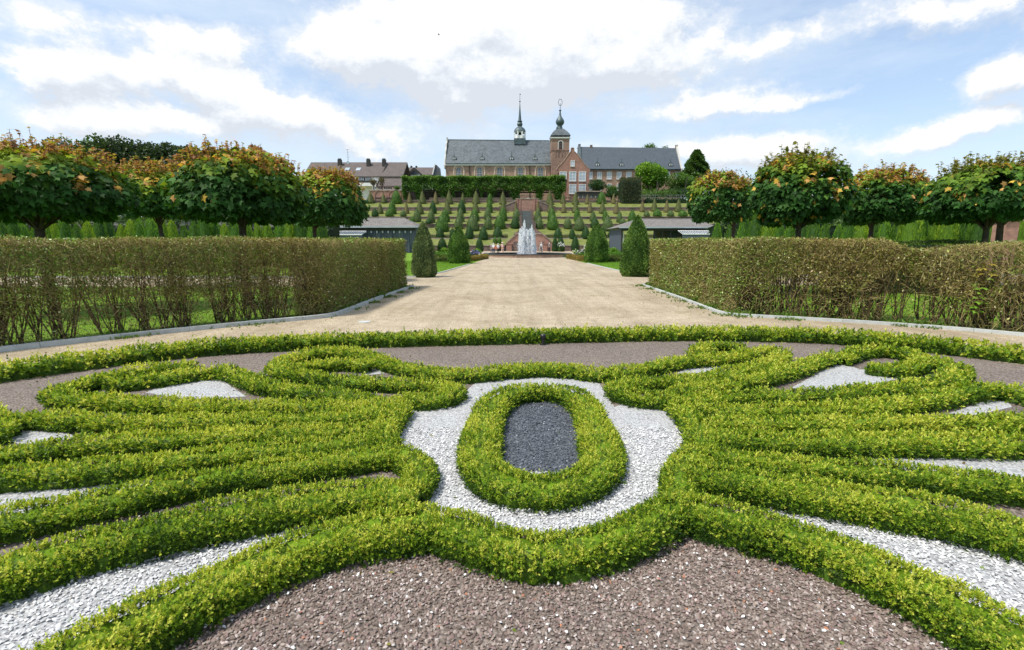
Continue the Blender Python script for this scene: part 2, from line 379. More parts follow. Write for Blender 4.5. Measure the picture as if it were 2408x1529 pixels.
# ------------------------------------------------------------------ parterre floor
RC = (1.32, -3.29); CC = (1.16, .4)
def arc(c, p, dang, n):
    "continue from point p round centre c"
    r = math.hypot(p[0]-c[0], p[1]-c[1]); a = math.atan2(p[1]-c[1], p[0]-c[0])
    return [(c[0]+r*math.cos(a+dang*k/n), c[1]+r*math.sin(a+dang*k/n)) for k in range(1, n+1)]
RBASE = [(0, 904), (125, 884), (275, 863), (425, 845), (560, 834), (710, 826), (873, 820), (1010, 817), (1162, 813), (1331, 809), (1581, 803.5), (1756, 805), (1933, 810), (2006, 814), (2206, 834), (2408, 860)]
rb = [tuple(G(*p).xy) for p in RBASE]
ringb = arc(RC, rb[0], math.radians(55), 14)[::-1]+rb+arc(RC, rb[-1], -math.radians(55), 14)
CURBL = [(0, 828), (190, 806), (385, 785), (580, 765), (770, 748), (800, 740), (880, 708), (972, 675)]
CURBR = [(1510, 671), (1600, 703), (1700, 741), (1730, 744), (1900, 753), (2050, 762), (2230, 775), (2408, 791)]
cl = [tuple(G(*p).xy) for p in CURBL]; cr = [tuple(G(*p).xy) for p in CURBR]
clx = arc(CC, cl[0], math.radians(60), 14)[::-1]+cl
crx = cr+arc(CC, cr[-1], -math.radians(60), 14)
LAWNL = [(985, 653), (1040, 641), (1105, 622)]; LAWNR = [(1380, 619.5), (1440, 634), (1510, 649)]
ll = [tuple(G(*p).xy) for p in LAWNL]; lr = [tuple(G(*p).xy) for p in LAWNR]
YX0 = cl[-1][1]; YX1 = ll[0][1]
path = clx+[(-60, YX0+.4), (-60, YX1)]+ll+[tuple(G(1144, 608).xy), (G(1144, 608).x, 66), (-9, 72), (-9, 97.2), (14, 97.2), (14, 72), (G(1334, 608).x, 66), tuple(G(1334, 608).xy)]+lr+[(60, lr[-1][1]), (60, cr[0][1]+.4)]+crx+[(crx[-1][0], -16), (clx[0][0], -16)]
sheet('gravel_path', path, .004, M['path'], kind='structure')
from mathutils.geometry import tessellate_polygon
sheet('brown_gravel_bed', ringb+[(12, -14), (-10, -14)], .008, M['brown'], kind='structure')
WHITE = [
 ('centre', [(1115, 905), (1180, 885), (1340, 885), (1410, 905), (1445, 960), (1500, 935), (1590, 935), (1640, 970), (1640, 1040), (1600, 1060), (1590, 1140), (1560, 1175), (1450, 1235), (1290, 1270), (1130, 1245), (1030, 1220), (960, 1175), (960, 1090), (930, 1055), (900, 1040), (920, 985), (960, 960), (1060, 955)]),
 ('l1', [(-300, 1470), (0, 1365), (156, 1315), (363, 1262), (571, 1218), (760, 1190), (778, 1275), (597, 1345), (415, 1430), (234, 1530), (60, 1640), (-180, 1800)]),
 ('l2', [(-300, 1172), (0, 1136), (207, 1122), (380, 1105), (390, 1150), (300, 1180), (156, 1225), (0, 1248), (-300, 1300)]),
 ('l3', [(10, 1000), (60, 1015), (140, 1020), (200, 1030), (60, 1050), (10, 1040)]),
 ('l4', [(340, 925), (400, 905), (500, 888), (520, 895), (580, 935), (500, 940), (420, 940)]),
 ('l5', [(820, 872), (880, 862), (905, 880), (860, 885)]),
 ('r1', [(1800, 1170), (1866, 1165), (2021, 1190), (2229, 1230), (2408, 1275), (2700, 1370), (2700, 1700), (2600, 1650), (2408, 1525), (2219, 1412), (2125, 1367), (2000, 1312), (1820, 1232)]),
 ('r2', [(2050, 1062), (2125, 1055), (2440, 1065), (2700, 1080), (2700, 1215), (2408, 1165), (2229, 1142), (2050, 1125)]),
 ('r3', [(2230, 975), (2320, 945), (2360, 935), (2380, 960), (2290, 980)]),
 ('r4', [(1860, 915), (1940, 870), (1975, 855), (2020, 870), (2150, 885), (2060, 905), (1960, 920)]),
 ('r5', [(1590, 880), (1640, 858), (1710, 858), (1660, 880)])]
wpolys = []
for nm, pp in WHITE:
    q = [tuple(G(*p).xy) for p in pp]; wpolys.append(q)
    sheet('white_gravel_bed', q, .012, M['white'], kind='structure')
slp = [tuple(G(*p).xy) for p in [(1195, 925), (1345, 925), (1375, 1000), (1385, 1080), (1340, 1115), (1200, 1115), (1155, 1080), (1170, 1000)]]
sheet('slate_gravel_bed', slp, .016, M['slate_g'], kind='structure')
def inpoly(P, poly):
    x, y = P[:, 0], P[:, 1]; r = np.zeros(len(P), bool); n = len(poly)
    for i in range(n):
        x1, y1 = poly[i]; x2, y2 = poly[(i+1) % n]
        c = ((y1 > y) != (y2 > y)) & (x < (x2-x1)*(y-y1)/((y2-y1) or 1e-9)+x1); r ^= c
    return r
def stones(name, test, x0, x1, y0, y1, dens, size, pal, wts, z, label_kind):
    n = int((x1-x0)*(y1-y0)*dens); P = np.c_[rng.uniform(x0, x1, n), rng.uniform(y0, y1, n)]
    P = P[test(P)]; n = len(P)
    if n == 0: return
    # view range only, thinning with distance
    base = np.array([[1, 0, 0], [.3, .9, 0], [-.8, .6, 0], [-.9, -.5, 0], [.2, -1, 0], [0, 0, 1], [0, 0, -1]], float)
    fc = np.array([[0, 1, 5], [1, 2, 5], [2, 3, 5], [3, 4, 5], [4, 0, 5]])
    s = size*rng.uniform(.55, 1.15, n); a = rng.uniform(0, 6.28, n)
    V = base[None]*np.stack([s*.5, s*rng.uniform(.3, .5, n), s*rng.uniform(.22, .42, n)], 1)[:, None]
    V = V*(1+.25*rng.normal(size=(n, 7, 3)))
    tx = rng.normal(0, .35, n); ty = rng.normal(0, .35, n)
    V[:, :, 2] += V[:, :, 0]*tx[:, None]+V[:, :, 1]*ty[:, None]
    ca, sa = np.cos(a)[:, None], np.sin(a)[:, None]
    X = V[:, :, 0]*ca-V[:, :, 1]*sa; Y = V[:, :, 0]*sa+V[:, :, 1]*ca
    V = np.stack([X+P[:, 0:1], Y+P[:, 1:2], V[:, :, 2]+z+rng.uniform(0, .006, n)[:, None]], -1)
    Fc = (fc[None]+np.arange(n)[:, None, None]*7).reshape(-1, 3)
    pal = np.array(pal); ci = rng.choice(len(pal), n, p=np.array(wts)/sum(wts)); C = pal[ci]*rng.uniform(.75, 1.25, (n, 1))
    nb = NB(); nb.add(V.reshape(-1, 3), Fc, np.repeat(C, 5, 0))
    tag(nb.build(name, M['stone']), kind='stuff', label=label_kind)
def infr(P): return np.abs(P[:, 0]) < (P[:, 1]+.35)*1.12
stones('loose_brown_gravel', lambda P: infr(P) & ~np.any([inpoly(P, q) for q in wpolys[:8]], 0), -2.6, 2.8, 1.0, 2.9, 7000, .018,
       [(.15, .11, .09), (.22, .17, .14), (.30, .245, .21), (.18, .135, .11), (.40, .34, .31), (.24, .165, .15), (.72, .70, .68), (.40, .18, .10)], [4, 5, 4, 4, 2, 3, .35, .12], .010, 'loose brown stone chippings')
stones('scattered_white_pebbles', lambda P: infr(P), -3, 3, 1.0, 3.2, 42, .0165, [(.75, .74, .72), (.6, .57, .52), (.42, .2, .12)], [6, 2, .5], .020, 'white pebbles strayed onto the brown gravel')
stones('loose_white_gravel', lambda P: infr(P) & ~inpoly(P, slp) & np.any([inpoly(P, q) for q in wpolys[:2]+wpolys[6:7]], 0), -3.6, 4.2, 1.2, 4.3, 3600, .019,
       [(.59, .59, .59), (.51, .51, .51), (.42, .42, .42), (.66, .65, .64), (.30, .30, .30)], [5, 4, 3, 4, 1], .014, 'loose white stone chippings')
stones('loose_slate_gravel', lambda P: inpoly(P, slp), -1, 2, 3, 6, 3600, .018, [(.055, .063, .075), (.09, .103, .122), (.14, .155, .178), (.30, .32, .34)], [5, 5, 3, .35], .018, 'loose dark slate chippings')
# ------------------------------------------------------------------ kerbs
def kerb(name, pts, wd, h, label, mat='kerb'):
    q = resample(pts, .35, smooth=1); T, N = frames(q); mb = MB(); L = [(q[i]+N[i]*wd/2, q[i]-N[i]*wd/2) for i in range(len(q))]
    for i in range(len(q)-1):
        a, b = L[i]; c, d = L[i+1]
        # each kerbstone is about a metre long, with a fine joint
        j = .006 if i % 3 == 0 else 0
        t = (q[i+1]-q[i]); t = t/np.linalg.norm(t)*j; a = a+t; b = b+t
        A = [(a[0], a[1]), (b[0], b[1]), (d[0], d[1]), (c[0], c[1])]
        mb.poly([(x, y, h) for x, y in A[::-1]])
        for k in range(4):
            x, y = A[k]; X, Y = A[(k+1) % 4]; mb.poly([(x, y, 0), (X, Y, 0), (X, Y, h), (x, y, h)])
    return tag(mb.build(name, M[mat]), label, 'kerb')
kerb('garden_kerb', clx, .10, .085, 'pale concrete kerb curving along the foot of the left bare hedge')
kerb('garden_kerb', crx, .09, .065, 'pale concrete kerb curving along the foot of the right bare hedge')
kerb('garden_kerb', [(-60, YX1)]+ll[:1], .10, .08, 'pale kerb along the cross path beside the left dark yew cone')
kerb('garden_kerb', ll, .08, .05, 'thin kerb edging the small left lawn beside the central path')
kerb('garden_kerb', lr[::-1], .08, .05, 'thin kerb edging the small right lawn beside the central path')
kerb('garden_kerb', [lr[-1], (60, lr[-1][1])], .10, .08, 'pale kerb along the cross path behind the right bare hedge')
# ------------------------------------------------------------------ box hedges
BOXP = np.array([(.11, .215, .016), (.18, .305, .020), (.30, .42, .030), (.44, .51, .05), (.038, .09, .010), (.60, .62, .10)])
def box_hedge(pts, Wd, H, label, closed=False, world=False, zc=None, name='box_hedge', dens=1., group='low clipped box hedges of the parterre', wide=None, pal=BOXP, endcap=True):
    zc = H*.95 if zc is None else zc
    w2 = pts if world else [tuple(G(p[0], p[1], zc).xy) for p in pts]
    if endcap and not closed:   # run both ends a little on, so that strands meet
        w2 = [tuple(p) for p in w2]; a, b = np.array(w2[0]), np.array(w2[1]); w2[0] = tuple(a+(a-b)/np.linalg.norm(a-b)*.11); a, b = np.array(w2[-1]), np.array(w2[-2]); w2[-1] = tuple(a+(a-b)/np.linalg.norm(a-b)*.11)
    q = resample(w2, .06, closed); T, N = frames(q); n = len(q)
    Wd = Wd*1.04; wv = np.full(n, Wd)
    wv = wv*(1+.10*vnoise(np.c_[q, q[:, :1]*0], 2.3, 1))
    dcam = np.hypot(q[:, 0], q[:, 1])
    nb = NB()
    # inner body
    ns = 12; a = np.linspace(0, np.pi, ns)
    ux = np.sign(np.cos(a))*np.abs(np.cos(a))**.6; vz = np.abs(np.sin(a))**.6
    inn = .80
    B = np.zeros((n, ns, 3)); B[:, :, :2] = q[:, None]+N[:, None]*(ux[None, :, None]*(wv[:, None, None]/2)*inn); B[:, :, 2] = vz[None]*H*.80
    B[:, :, :2] *= 1
    B += (rng.normal(size=B.shape)*.014)
    B[:, :, 2] = np.maximum(B[:, :, 2], 0)
    if endcap and not closed:
        B[0, :, :2] = q[0]+(B[0, :, :2]-q[0])*.3; B[-1, :, :2] = q[-1]+(B[-1, :, :2]-q[-1])*.3
    idx = np.arange(n*ns).reshape(n, ns)
    Fc = np.stack([idx[:-1, :-1], idx[1:, :-1], idx[1:, 1:], idx[:-1, 1:]], -1).reshape(-1, 4)
    cz = np.tile(vz[:-1]*.5+vz[1:]*.5, n-1)[:, None]; nb.add(B.reshape(-1, 3), Fc, (np.array((.05, .11, .01))*(1-cz)+np.array((.17, .29, .015))*cz)*rng.uniform(.45, 1.3, (len(Fc), 1)))  # body colour darkens towards the foot, painted groove shade like the leaves
    # sprigs of leaves over the surface
    ds = np.linalg.norm(np.diff(q, axis=0), axis=1)
    Lf = np.maximum(.0165, .0048*dcam)            # leaf length
    peri = wv+2*H
    nsp = (dens*2.4*peri[:-1]*ds/(7*(Lf[:-1]**2)*.30)); cnt = rng.poisson(nsp)
    if not closed:   # rounded ends
        for e in (0, -1):
            pass
    seg = np.repeat(np.arange(n-1), cnt); m = len(seg)
    if m:
        t = rng.uniform(0, 1, m); c = q[seg]*(1-t[:, None])+q[seg+1]*t[:, None]; Nn = N[seg]; Tt = T[seg]; wl = wv[seg]/2; lf = Lf[seg]
        pr = rng.uniform(0, 1, m); hf = H/(2*H+Wd)
        ang = np.where(pr < hf, pr/hf*.62, np.where(pr > 1-hf, np.pi-(1-pr)/hf*.62, .62+(pr-hf)/(1-2*hf)*(np.pi-1.24)))
        cu = np.cos(ang); su = np.sin(ang); U = np.sign(cu)*np.abs(cu)**.6; Z = np.abs(su)**.5
        nrm = norm(np.c_[Nn*(np.sign(cu)*np.abs(cu)**1.2)[:, None], su**1.1*1.0])
        P = np.c_[c+Nn*(U*wl)[:, None], Z*H]
        bump = .014*vnoise(P, 11, 2)+.016*vnoise(P, 4.5, 5)
        P = P+nrm*(bump+rng.uniform(-.026, .004, m))[:, None]
        P[:, 2] = np.maximum(P[:, 2], .012)
        if not closed:   # draw the ends in to a rounded nose
            s = np.r_[0, np.cumsum(ds)]; ss = s[seg]+t*ds[seg]; de = np.minimum(ss, s[-1]-ss); k = np.clip(de/(Wd*.5), 0, 1); k = np.sqrt(1-(1-k)**2)*.75+.25
            P[:, :2] = c+(P[:, :2]-c)*k[:, None]
        sdir = norm(nrm+rdir(m)*.55+np.array([0, 0, .35])); shoot = rng.uniform(0, 1, m) < .06
        j = 7
        slen = lf*rng.uniform(.5, 1.3, m)+shoot*lf*1.4
        tone = .46+.25*vnoise(P, 2.1, 3)+.25*vnoise(P, 8, 9)+.32*rng.normal(size=m)+.95*(Z-.78)+shoot*.25  # yellow new growth on top; groove shade painted as darker low leaves
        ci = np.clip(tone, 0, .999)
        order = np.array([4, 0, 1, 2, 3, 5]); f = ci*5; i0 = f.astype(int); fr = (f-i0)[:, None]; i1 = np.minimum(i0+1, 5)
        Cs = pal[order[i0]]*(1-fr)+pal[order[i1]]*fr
        kk = np.tile(np.arange(j), m)/(j-1); rep = np.repeat(np.arange(m), j)
        Pb = P[rep]+sdir[rep]*(slen[rep]*kk)[:, None]
        side = rdir(m*j); side = norm(side-sdir[rep]*np.sum(side*sdir[rep], 1)[:, None])
        D = norm(sdir[rep]*(.25+.9*kk)[:, None]+side*(1.1-.6*kk)[:, None])
        Lx = lf[rep]*rng.uniform(.65, 1.1, m*j)
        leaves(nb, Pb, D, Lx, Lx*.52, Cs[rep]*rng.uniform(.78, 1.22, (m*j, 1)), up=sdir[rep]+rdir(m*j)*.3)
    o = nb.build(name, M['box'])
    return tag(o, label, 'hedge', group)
Hh, Wh = .150, .30
rp = resample(ringb, .2); Tr, Nr = frames(rp)
# outward from the centre of the ring
out = np.where((np.sum(Nr*(rp-np.array(RC)), 1) > 0)[:, None], Nr, -Nr)
ringc = rp+out*.17
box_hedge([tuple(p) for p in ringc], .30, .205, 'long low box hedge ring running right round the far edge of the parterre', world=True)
OV = [(1270, 906), (1205, 911), (1158, 935), (1137, 985), (1126, 1045), (1122, 1085), (1145, 1120), (1200, 1138), (1265, 1142), (1340, 1137), (1400, 1118), (1428, 1083), (1417, 1040), (1395, 980), (1375, 933), (1335, 911)]
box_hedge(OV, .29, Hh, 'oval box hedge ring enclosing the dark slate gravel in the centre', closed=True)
L = 'box hedge '
STR = [
 ([(1600, 1172), (1525, 1210), (1445, 1250), (1355, 1283), (1280, 1294), (1190, 1276), (1100, 1240), (1030, 1205)], .27, L+'bowed forward in the front middle, between white gravel and brown gravel'),
 ([(1033, 1208), (900, 1216), (778, 1240), (597, 1306), (415, 1394), (234, 1482), (60, 1580), (-180, 1730)], .31, L+'nearest the camera at lower left, its front foot on brown gravel'),
 ([(1600, 1178), (1736, 1208), (1866, 1234), (2000, 1280), (2125, 1336), (2219, 1382), (2317, 1438), (2408, 1488), (2600, 1600)], .31, L+'nearest the camera at lower right, its front foot on brown gravel'),
 ([(985, 1150), (900, 1140), (778, 1150), (571, 1186), (363, 1226), (156, 1275), (0, 1322), (-300, 1420)], .31, L+'second from the front in the left fan, behind the largest white wedge'),
 ([(935, 1052), (778, 1075), (571, 1102), (415, 1124), (300, 1150), (156, 1192), (0, 1212), (-300, 1262)], .28, L+'in the left fan just in front of the thin white wedge, left border'),
 ([(905, 1028), (778, 1042), (571, 1052), (363, 1076), (207, 1095), (0, 1105), (-300, 1140)], .25, L+'in the left fan directly behind the thin white wedge at the left border'),
 ([(900, 1002), (778, 1008), (571, 1012), (363, 1026), (156, 1038), (0, 1060), (-300, 1085)], .23, L+'in the left fan just below the tiny white triangle near the left border'),
 ([(935, 962), (835, 976), (710, 978), (560, 980), (375, 986), (250, 983), (125, 972), (55, 970), (30, 976)], .24, L+'in the left fan, blunt tip just above the tiny white triangle'),
 ([(-60, 955), (-10, 975), (15, 1000), (-10, 1020), (-80, 1030)], .24, L+'tip poking in from the left picture border'),
 ([(455, 858), (425, 854), (350, 862), (275, 874), (225, 888), (163, 903), (113, 918), (103, 930), (175, 932), (250, 933), (350, 940), (425, 945), (500, 950), (600, 949), (700, 947), (800, 950), (885, 955), (940, 962)], .25, L+'forming the long outer loop of the second left lobe'),
 ([(250, 896), (325, 891), (400, 880), (470, 868), (515, 861), (550, 870), (585, 888), (648, 906), (710, 915), (810, 925), (900, 936), (935, 945)], .25, L+'bending over the white triangle inside the second left lobe'),
 ([(1185, 866), (1090, 878), (985, 866), (910, 850), (873, 833), (835, 821), (785, 819), (735, 825), (673, 839), (645, 853), (655, 868), (735, 881), (810, 889), (935, 896), (1035, 896), (1078, 904), (1085, 918), (1035, 934), (973, 936), (940, 928)], .27, L+'forming the large loop of the first lobe left of the centre'),
 ([(868, 856), (848, 848), (810, 846), (760, 850), (720, 854), (690, 860)], .24, L+'curl lying inside the first left loop, behind a sliver of white gravel'),
 ([(945, 945), (925, 970), (900, 995), (890, 1025), (905, 1042)], .26, L+'short collar tying the left fan together beside the white centre'),
 ([(935, 1052), (985, 1066), (1003, 1090), (1005, 1112), (990, 1138), (960, 1150)], .25, L+'rounded cap closing two strands of the left fan beside the oval'),
 ([(1185, 866), (1225, 861), (1275, 858), (1320, 860), (1355, 866)], .29, L+'short bridge joining left and right lobes behind the oval ring'),
 ([(1355, 866), (1406, 876), (1481, 868), (1556, 853), (1620, 839), (1690, 838), (1750, 832), (1800, 820), (1833, 818), (1843, 832), (1818, 847), (1756, 862), (1681, 881), (1581, 890), (1506, 894), (1445, 892), (1432, 904), (1452, 920), (1493, 930), (1555, 933), (1590, 930)], .27, L+'forming the large loop of the first lobe right of the centre'),
 ([(1640, 826), (1650, 812), (1685, 804), (1725, 808), (1750, 818)], .24, L+'small curl at the far tip of the first right loop'),
 ([(1575, 918), (1640, 908), (1700, 898), (1756, 891), (1831, 874), (1881, 860), (1931, 840), (1965, 833)], .25, L+'rising to the peak above the large white triangle in the second right lobe'),
 ([(1985, 840), (2000, 828), (2031, 818), (2081, 817), (2131, 823), (2165, 833), (2180, 846), (2143, 861), (2093, 867), (2040, 857)], .24, L+'small ring at the far end of the second right lobe'),
 ([(2190, 840), (2231, 850), (2262, 868), (2243, 886), (2181, 897), (2106, 907), (2031, 915), (1956, 922), (1881, 922), (1806, 925), (1706, 927), (1631, 934), (1590, 940)], .25, L+'outlining the second right lobe in front of the large white triangle'),
 ([(1640, 955), (1706, 962), (1806, 956), (1931, 957), (2031, 951), (2131, 941), (2231, 926), (2285, 910), (2330, 902), (2372, 910), (2420, 928), (2500, 940)], .25, L+'in the right fan arching over the small white triangle at the right border'),
 ([(1650, 990), (1706, 985), (1806, 987), (1931, 990), (2056, 985), (2181, 986), (2306, 986), (2440, 982), (2560, 974)], .24, L+'in the right fan directly below the small white triangle at the right border'),
 ([(1655, 1012), (1750, 1026), (1906, 1033), (2125, 1028), (2440, 1036), (2700, 1050)], .27, L+'in the right fan directly behind the thin white wedge at the right border'),
 ([(1640, 1052), (1700, 1064), (1866, 1084), (2021, 1096), (2229, 1112), (2408, 1134), (2700, 1180)], .28, L+'in the right fan just in front of the thin white wedge, right border'),
 ([(1620, 1095), (1710, 1108), (1866, 1136), (2021, 1156), (2229, 1190), (2408, 1235), (2700, 1320)], .31, L+'second from the front in the right fan, behind the largest right white wedge'),
 ([(1595, 938), (1612, 960), (1640, 990), (1660, 1022), (1650, 1045)], .26, L+'short collar tying the right fan together beside the white centre'),
 ([(1645, 1050), (1608, 1068), (1592, 1100), (1588, 1135), (1598, 1170)], .26, L+'short cap closing the front strands of the right fan beside the oval'),
]
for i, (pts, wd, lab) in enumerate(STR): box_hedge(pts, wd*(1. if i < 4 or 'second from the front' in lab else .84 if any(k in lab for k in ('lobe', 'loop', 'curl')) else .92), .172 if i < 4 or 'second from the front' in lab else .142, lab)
# ------------------------------------------------------------------ bare twiggy hedges
def offset(pts, d, step=.2):
    q = resample(pts, step, smooth=2); T, N = frames(q)
    return q+N*d
def twig_hedge(q, side, thick, hfun, label, lowgap, leafy=1.0, leafpal=None, name='clipped_hedge', open_at=None):
    "q: front face foot line (n,2), side: unit sign that points into the hedge"
    T, N = frames(q); N = N*side; ds = np.r_[0, np.cumsum(np.linalg.norm(np.diff(q, axis=0), axis=1))]; Ltot = ds[-1]
    def pos(s, u):
        x = np.interp(s, ds, q[:, 0]); y = np.interp(s, ds, q[:, 1]); nx = np.interp(s, ds, N[:, 0]); ny = np.interp(s, ds, N[:, 1])
        return np.c_[x+nx*u, y+ny*u]
    root = empty(name, (0, 0, 0), label, 'hedge', 'tall clipped hedges with bare twiggy stems')
    nb = NB()
    # stems rising from the ground in fans
    nplant = int(Ltot/.085); sp = np.sort(rng.uniform(0, Ltot, nplant)); 
    k = 6; PS = []; RS = []
    for s0 in sp:
        H = hfun(s0); dens = 1 if open_at is None or not (open_at[0] < s0 < open_at[1]) else .25
        for _ in range(rng.integers(4, 8)):
            if rng.uniform() > dens: continue
            u0 = thick*rng.uniform(.2, .75); tt = np.linspace(0, 1, k)[:, None]
            a = rng.normal(0, .22); b = rng.normal(0, .12); hh = H*rng.uniform(.55, .93)
            s_ = s0+a*np.sin(tt*1.6)*1.0+rng.normal(0, .03, (k, 1)).cumsum(0)*.6; u_ = np.clip(u0+b*tt*1.6+rng.normal(0, .015, (k, 1)), .02, thick-.02)
            p = pos(np.clip(s_[:, 0], 0, Ltot), u_[:, 0]); z = (tt[:, 0]**.9)*hh
            PS.append(np.c_[p, z]); RS.append((.012-.0075*tt[:, 0])*rng.uniform(.6, 1.5))
    PS = np.array(PS); RS = np.array(RS); C = np.array((.115, .085, .045))*rng.uniform(.6, 1.5, (len(PS), 1))
    tubes(nb, PS, RS, C, 4)
    # side branches springing off the stems
    m = len(PS)*5; i = rng.integers(0, len(PS), m); jn = rng.integers(1, k-1, m); st = PS[i, jn]
    d = norm(rdir(m)*np.array([1, 1, .6])+np.array([0, 0, .55])); ln = rng.uniform(.1, .4, m)
    bend = rdir(m)*.12; tt = np.linspace(0, 1, 4)[None, :, None]
    P = st[:, None]+d[:, None]*ln[:, None, None]*tt+bend[:, None]*(tt**2)*ln[:, None, None]*2
    tubes(nb, P, np.linspace(.0052, .002, 4)[None]*rng.uniform(.6, 1.4, (m, 1)), np.array((.15, .115, .05))*rng.uniform(.6, 1.5, (m, 1)))
    # dense net of fine twigs in the clipped upper body
    dq = np.hypot(*(q.mean(0)))
    m = int(Ltot*1900); s = rng.uniform(0, Ltot, m); H = hfun(s)
    face = rng.uniform(0, 1, m); u = np.where(face < .5, rng.uniform(0, .16, m), np.where(face < .68, thick-rng.uniform(0, .16, m), rng.uniform(0, thick, m)))
    top = (face > .8)
    zlow = lowgap(s)+.13*vnoise(np.c_[s*3.1, s*1.3, u*6], 1.6, 3)+.10*vnoise(np.c_[s*9.1, s*4.3, u*6], 1.2, 7)
    z = np.where(top, H-rng.uniform(0, .1, m), zlow+(H-zlow)*rng.uniform(0, 1, m))
    z = np.where(rng.uniform(0, 1, m) < .15, rng.uniform(.05, 1, m)*zlow, z)
    st = np.c_[pos(s, u), z]; d = norm(rdir(m)*np.array([1, 1, 1.1])+np.array([0, 0, .2])); ln = rng.uniform(.08, .30, m)*(1+.9*(rng.uniform(0, 1, m) < .12))
    bend = rdir(m)*.2; tt = np.linspace(-.5, .5, 3)[None, :, None]
    P = st[:, None]+d[:, None]*ln[:, None, None]*tt+bend[:, None]*(tt**2)*ln[:, None, None]*2
    P[:, :, 2] = np.minimum(P[:, :, 2], (H+.02)[:, None]+rng.uniform(-.03, .03, (m, 1)))
    tubes(nb, P, np.array([.0028, .0026, .0014])[None]*rng.uniform(.7, 1.5, (m, 1)), np.array((.36, .29, .12))*rng.uniform(.4, 1.6, (m, 1)))
    nb.build('stems', M['twig'], root)
    # leaves
    nb = NB(); m = int(Ltot*5200*leafy); s = rng.uniform(0, Ltot, m); H = hfun(s)
    face = rng.uniform(0, 1, m); u = np.where(face < .45, rng.uniform(-.01, .12, m), np.where(face < .55, thick-rng.uniform(0, .1, m), rng.uniform(0, thick, m)))
    zl = lowgap(s)+.16*vnoise(np.c_[s*3.1, s*1.3, u*6], 1.6, 3)+.12*vnoise(np.c_[s*9.1, s*4.3, u*6], 1.2, 7); top = (face > .84)
    z = np.where(top, H+rng.normal(0, .018, m), zl+(H-zl)*rng.uniform(0, 1, m)**1.05)
    z = np.where(rng.uniform(0, 1, m) < .07, rng.uniform(.05, 1, m)*zl, z)
    P = np.c_[pos(s, u), z]; keep = (vnoise(P, 3.1, 4)+.5*vnoise(P, 9, 2)+rng.normal(0, .45, m)) > -.55; P = P[keep]; m = len(P); 
    pal = np.array(leafpal if leafpal is not None else [(.13, .15, .03), (.20, .22, .045), (.27, .25, .08), (.17, .13, .05), (.40, .42, .14), (.66, .66, .42), (.20, .30, .05)])
    wts = np.array([4, 4, 3, 3.5, 1.6, .5, 2.2]); ci = rng.choice(len(pal), m, p=wts/wts.sum())
    pt = np.clip(.5+.6*vnoise(P, 1.1, 8)+.3*vnoise(P, 3.3, 1), 0, 1)[:, None]; C = pal[ci]*rng.uniform(.7, 1.3, (m, 1)); C = C*((1-pt)*np.array([1.15, .95, .9])+pt*np.array([.9, 1.2, .85])); dc = np.hypot(P[:, 0], P[:, 1]); Lx = np.maximum(.030, .0042*dc)*rng.uniform(.6, 1.25, m)
    leaves(nb, P, rdir(m), Lx, Lx*.55, C)
    nb.build('foliage', M['privet'], root)
    return root
ql = offset(clx, 0); Tq, Nq = frames(ql)
sgnL = 1 if np.dot(Nq[len(ql)//2], ql[len(ql)//2]-np.array([0, 5.])) > 0 else -1
ql = ql+Nq*sgnL*.22
def hl(s): return 1.76+.02*np.sin(np.asarray(s)*1.3)+.015*np.sin(np.asarray(s)*4.1)
LqL = np.linalg.norm(np.diff(ql, axis=0), axis=1).sum(); 
LcL = LqL-6.9
def gapL(s): s = np.asarray(s); return np.clip(.66-.62*np.clip((s-(LcL-1.8))/1.8, 0, 1)+.06*np.sin(s*2.3), .08, 1.)
twig_hedge(ql, sgnL, .85, hl, 'long brown-green clipped hedge with bare stems left of the central path', gapL)
qr = offset(crx, 0); Tq, Nq = frames(qr)
sgnR = 1 if np.dot(Nq[len(qr)//2], qr[len(qr)//2]-np.array([0, 5.])) > 0 else -1
qr = qr+Nq*sgnR*.22
# split of the right hedge where the photo shows a gap
dr = np.r_[0, np.cumsum(np.linalg.norm(np.diff(qr, axis=0), axis=1))]
pg = G(2140, 764); ig = int(np.argmin(np.hypot(qr[:, 0]-pg.x, qr[:, 1]-pg.y))); pg2 = G(2146, 766); ig2 = int(np.argmin(np.hypot(qr[:, 0]-pg2.x, qr[:, 1]-pg2.y)))
sA = dr[ig]
def hr1(s): s = np.asarray(s, float); return 1.76+.02*np.sin(s*1.7)-.24*np.clip((s-(sA-.7))/.5, 0, 1)
def gapR(s): s = np.asarray(s, float); return np.clip(.10+.72*np.clip((s-7.2)/1.6, 0, 1)+.05*np.sin(s*2.9)+.22*np.clip((s-(sA-.9))/.4, 0, 1), .08, 1.1)
twig_hedge(qr[:ig+1], sgnR, .85, hr1, 'brown-green clipped hedge right of the central path, leafy at its corner', gapR, 1.1, open_at=(sA-.6, sA+1))
def hr2(s): s = np.asarray(s, float); return 1.54+.20*np.clip(s/1.6, 0, 1)+.03*np.sin(s*2.7)
twig_hedge(qr[ig2:], sgnR, .85, hr2, 'brown bare twiggy hedge at the right border beyond the open gap', lambda s: .55+.08*np.sin(np.asarray(s)*3.)+.4*np.clip(1-np.asarray(s)/.5, 0, 1), .5)
# twigs thinning into the gap join the two
nb = NB()
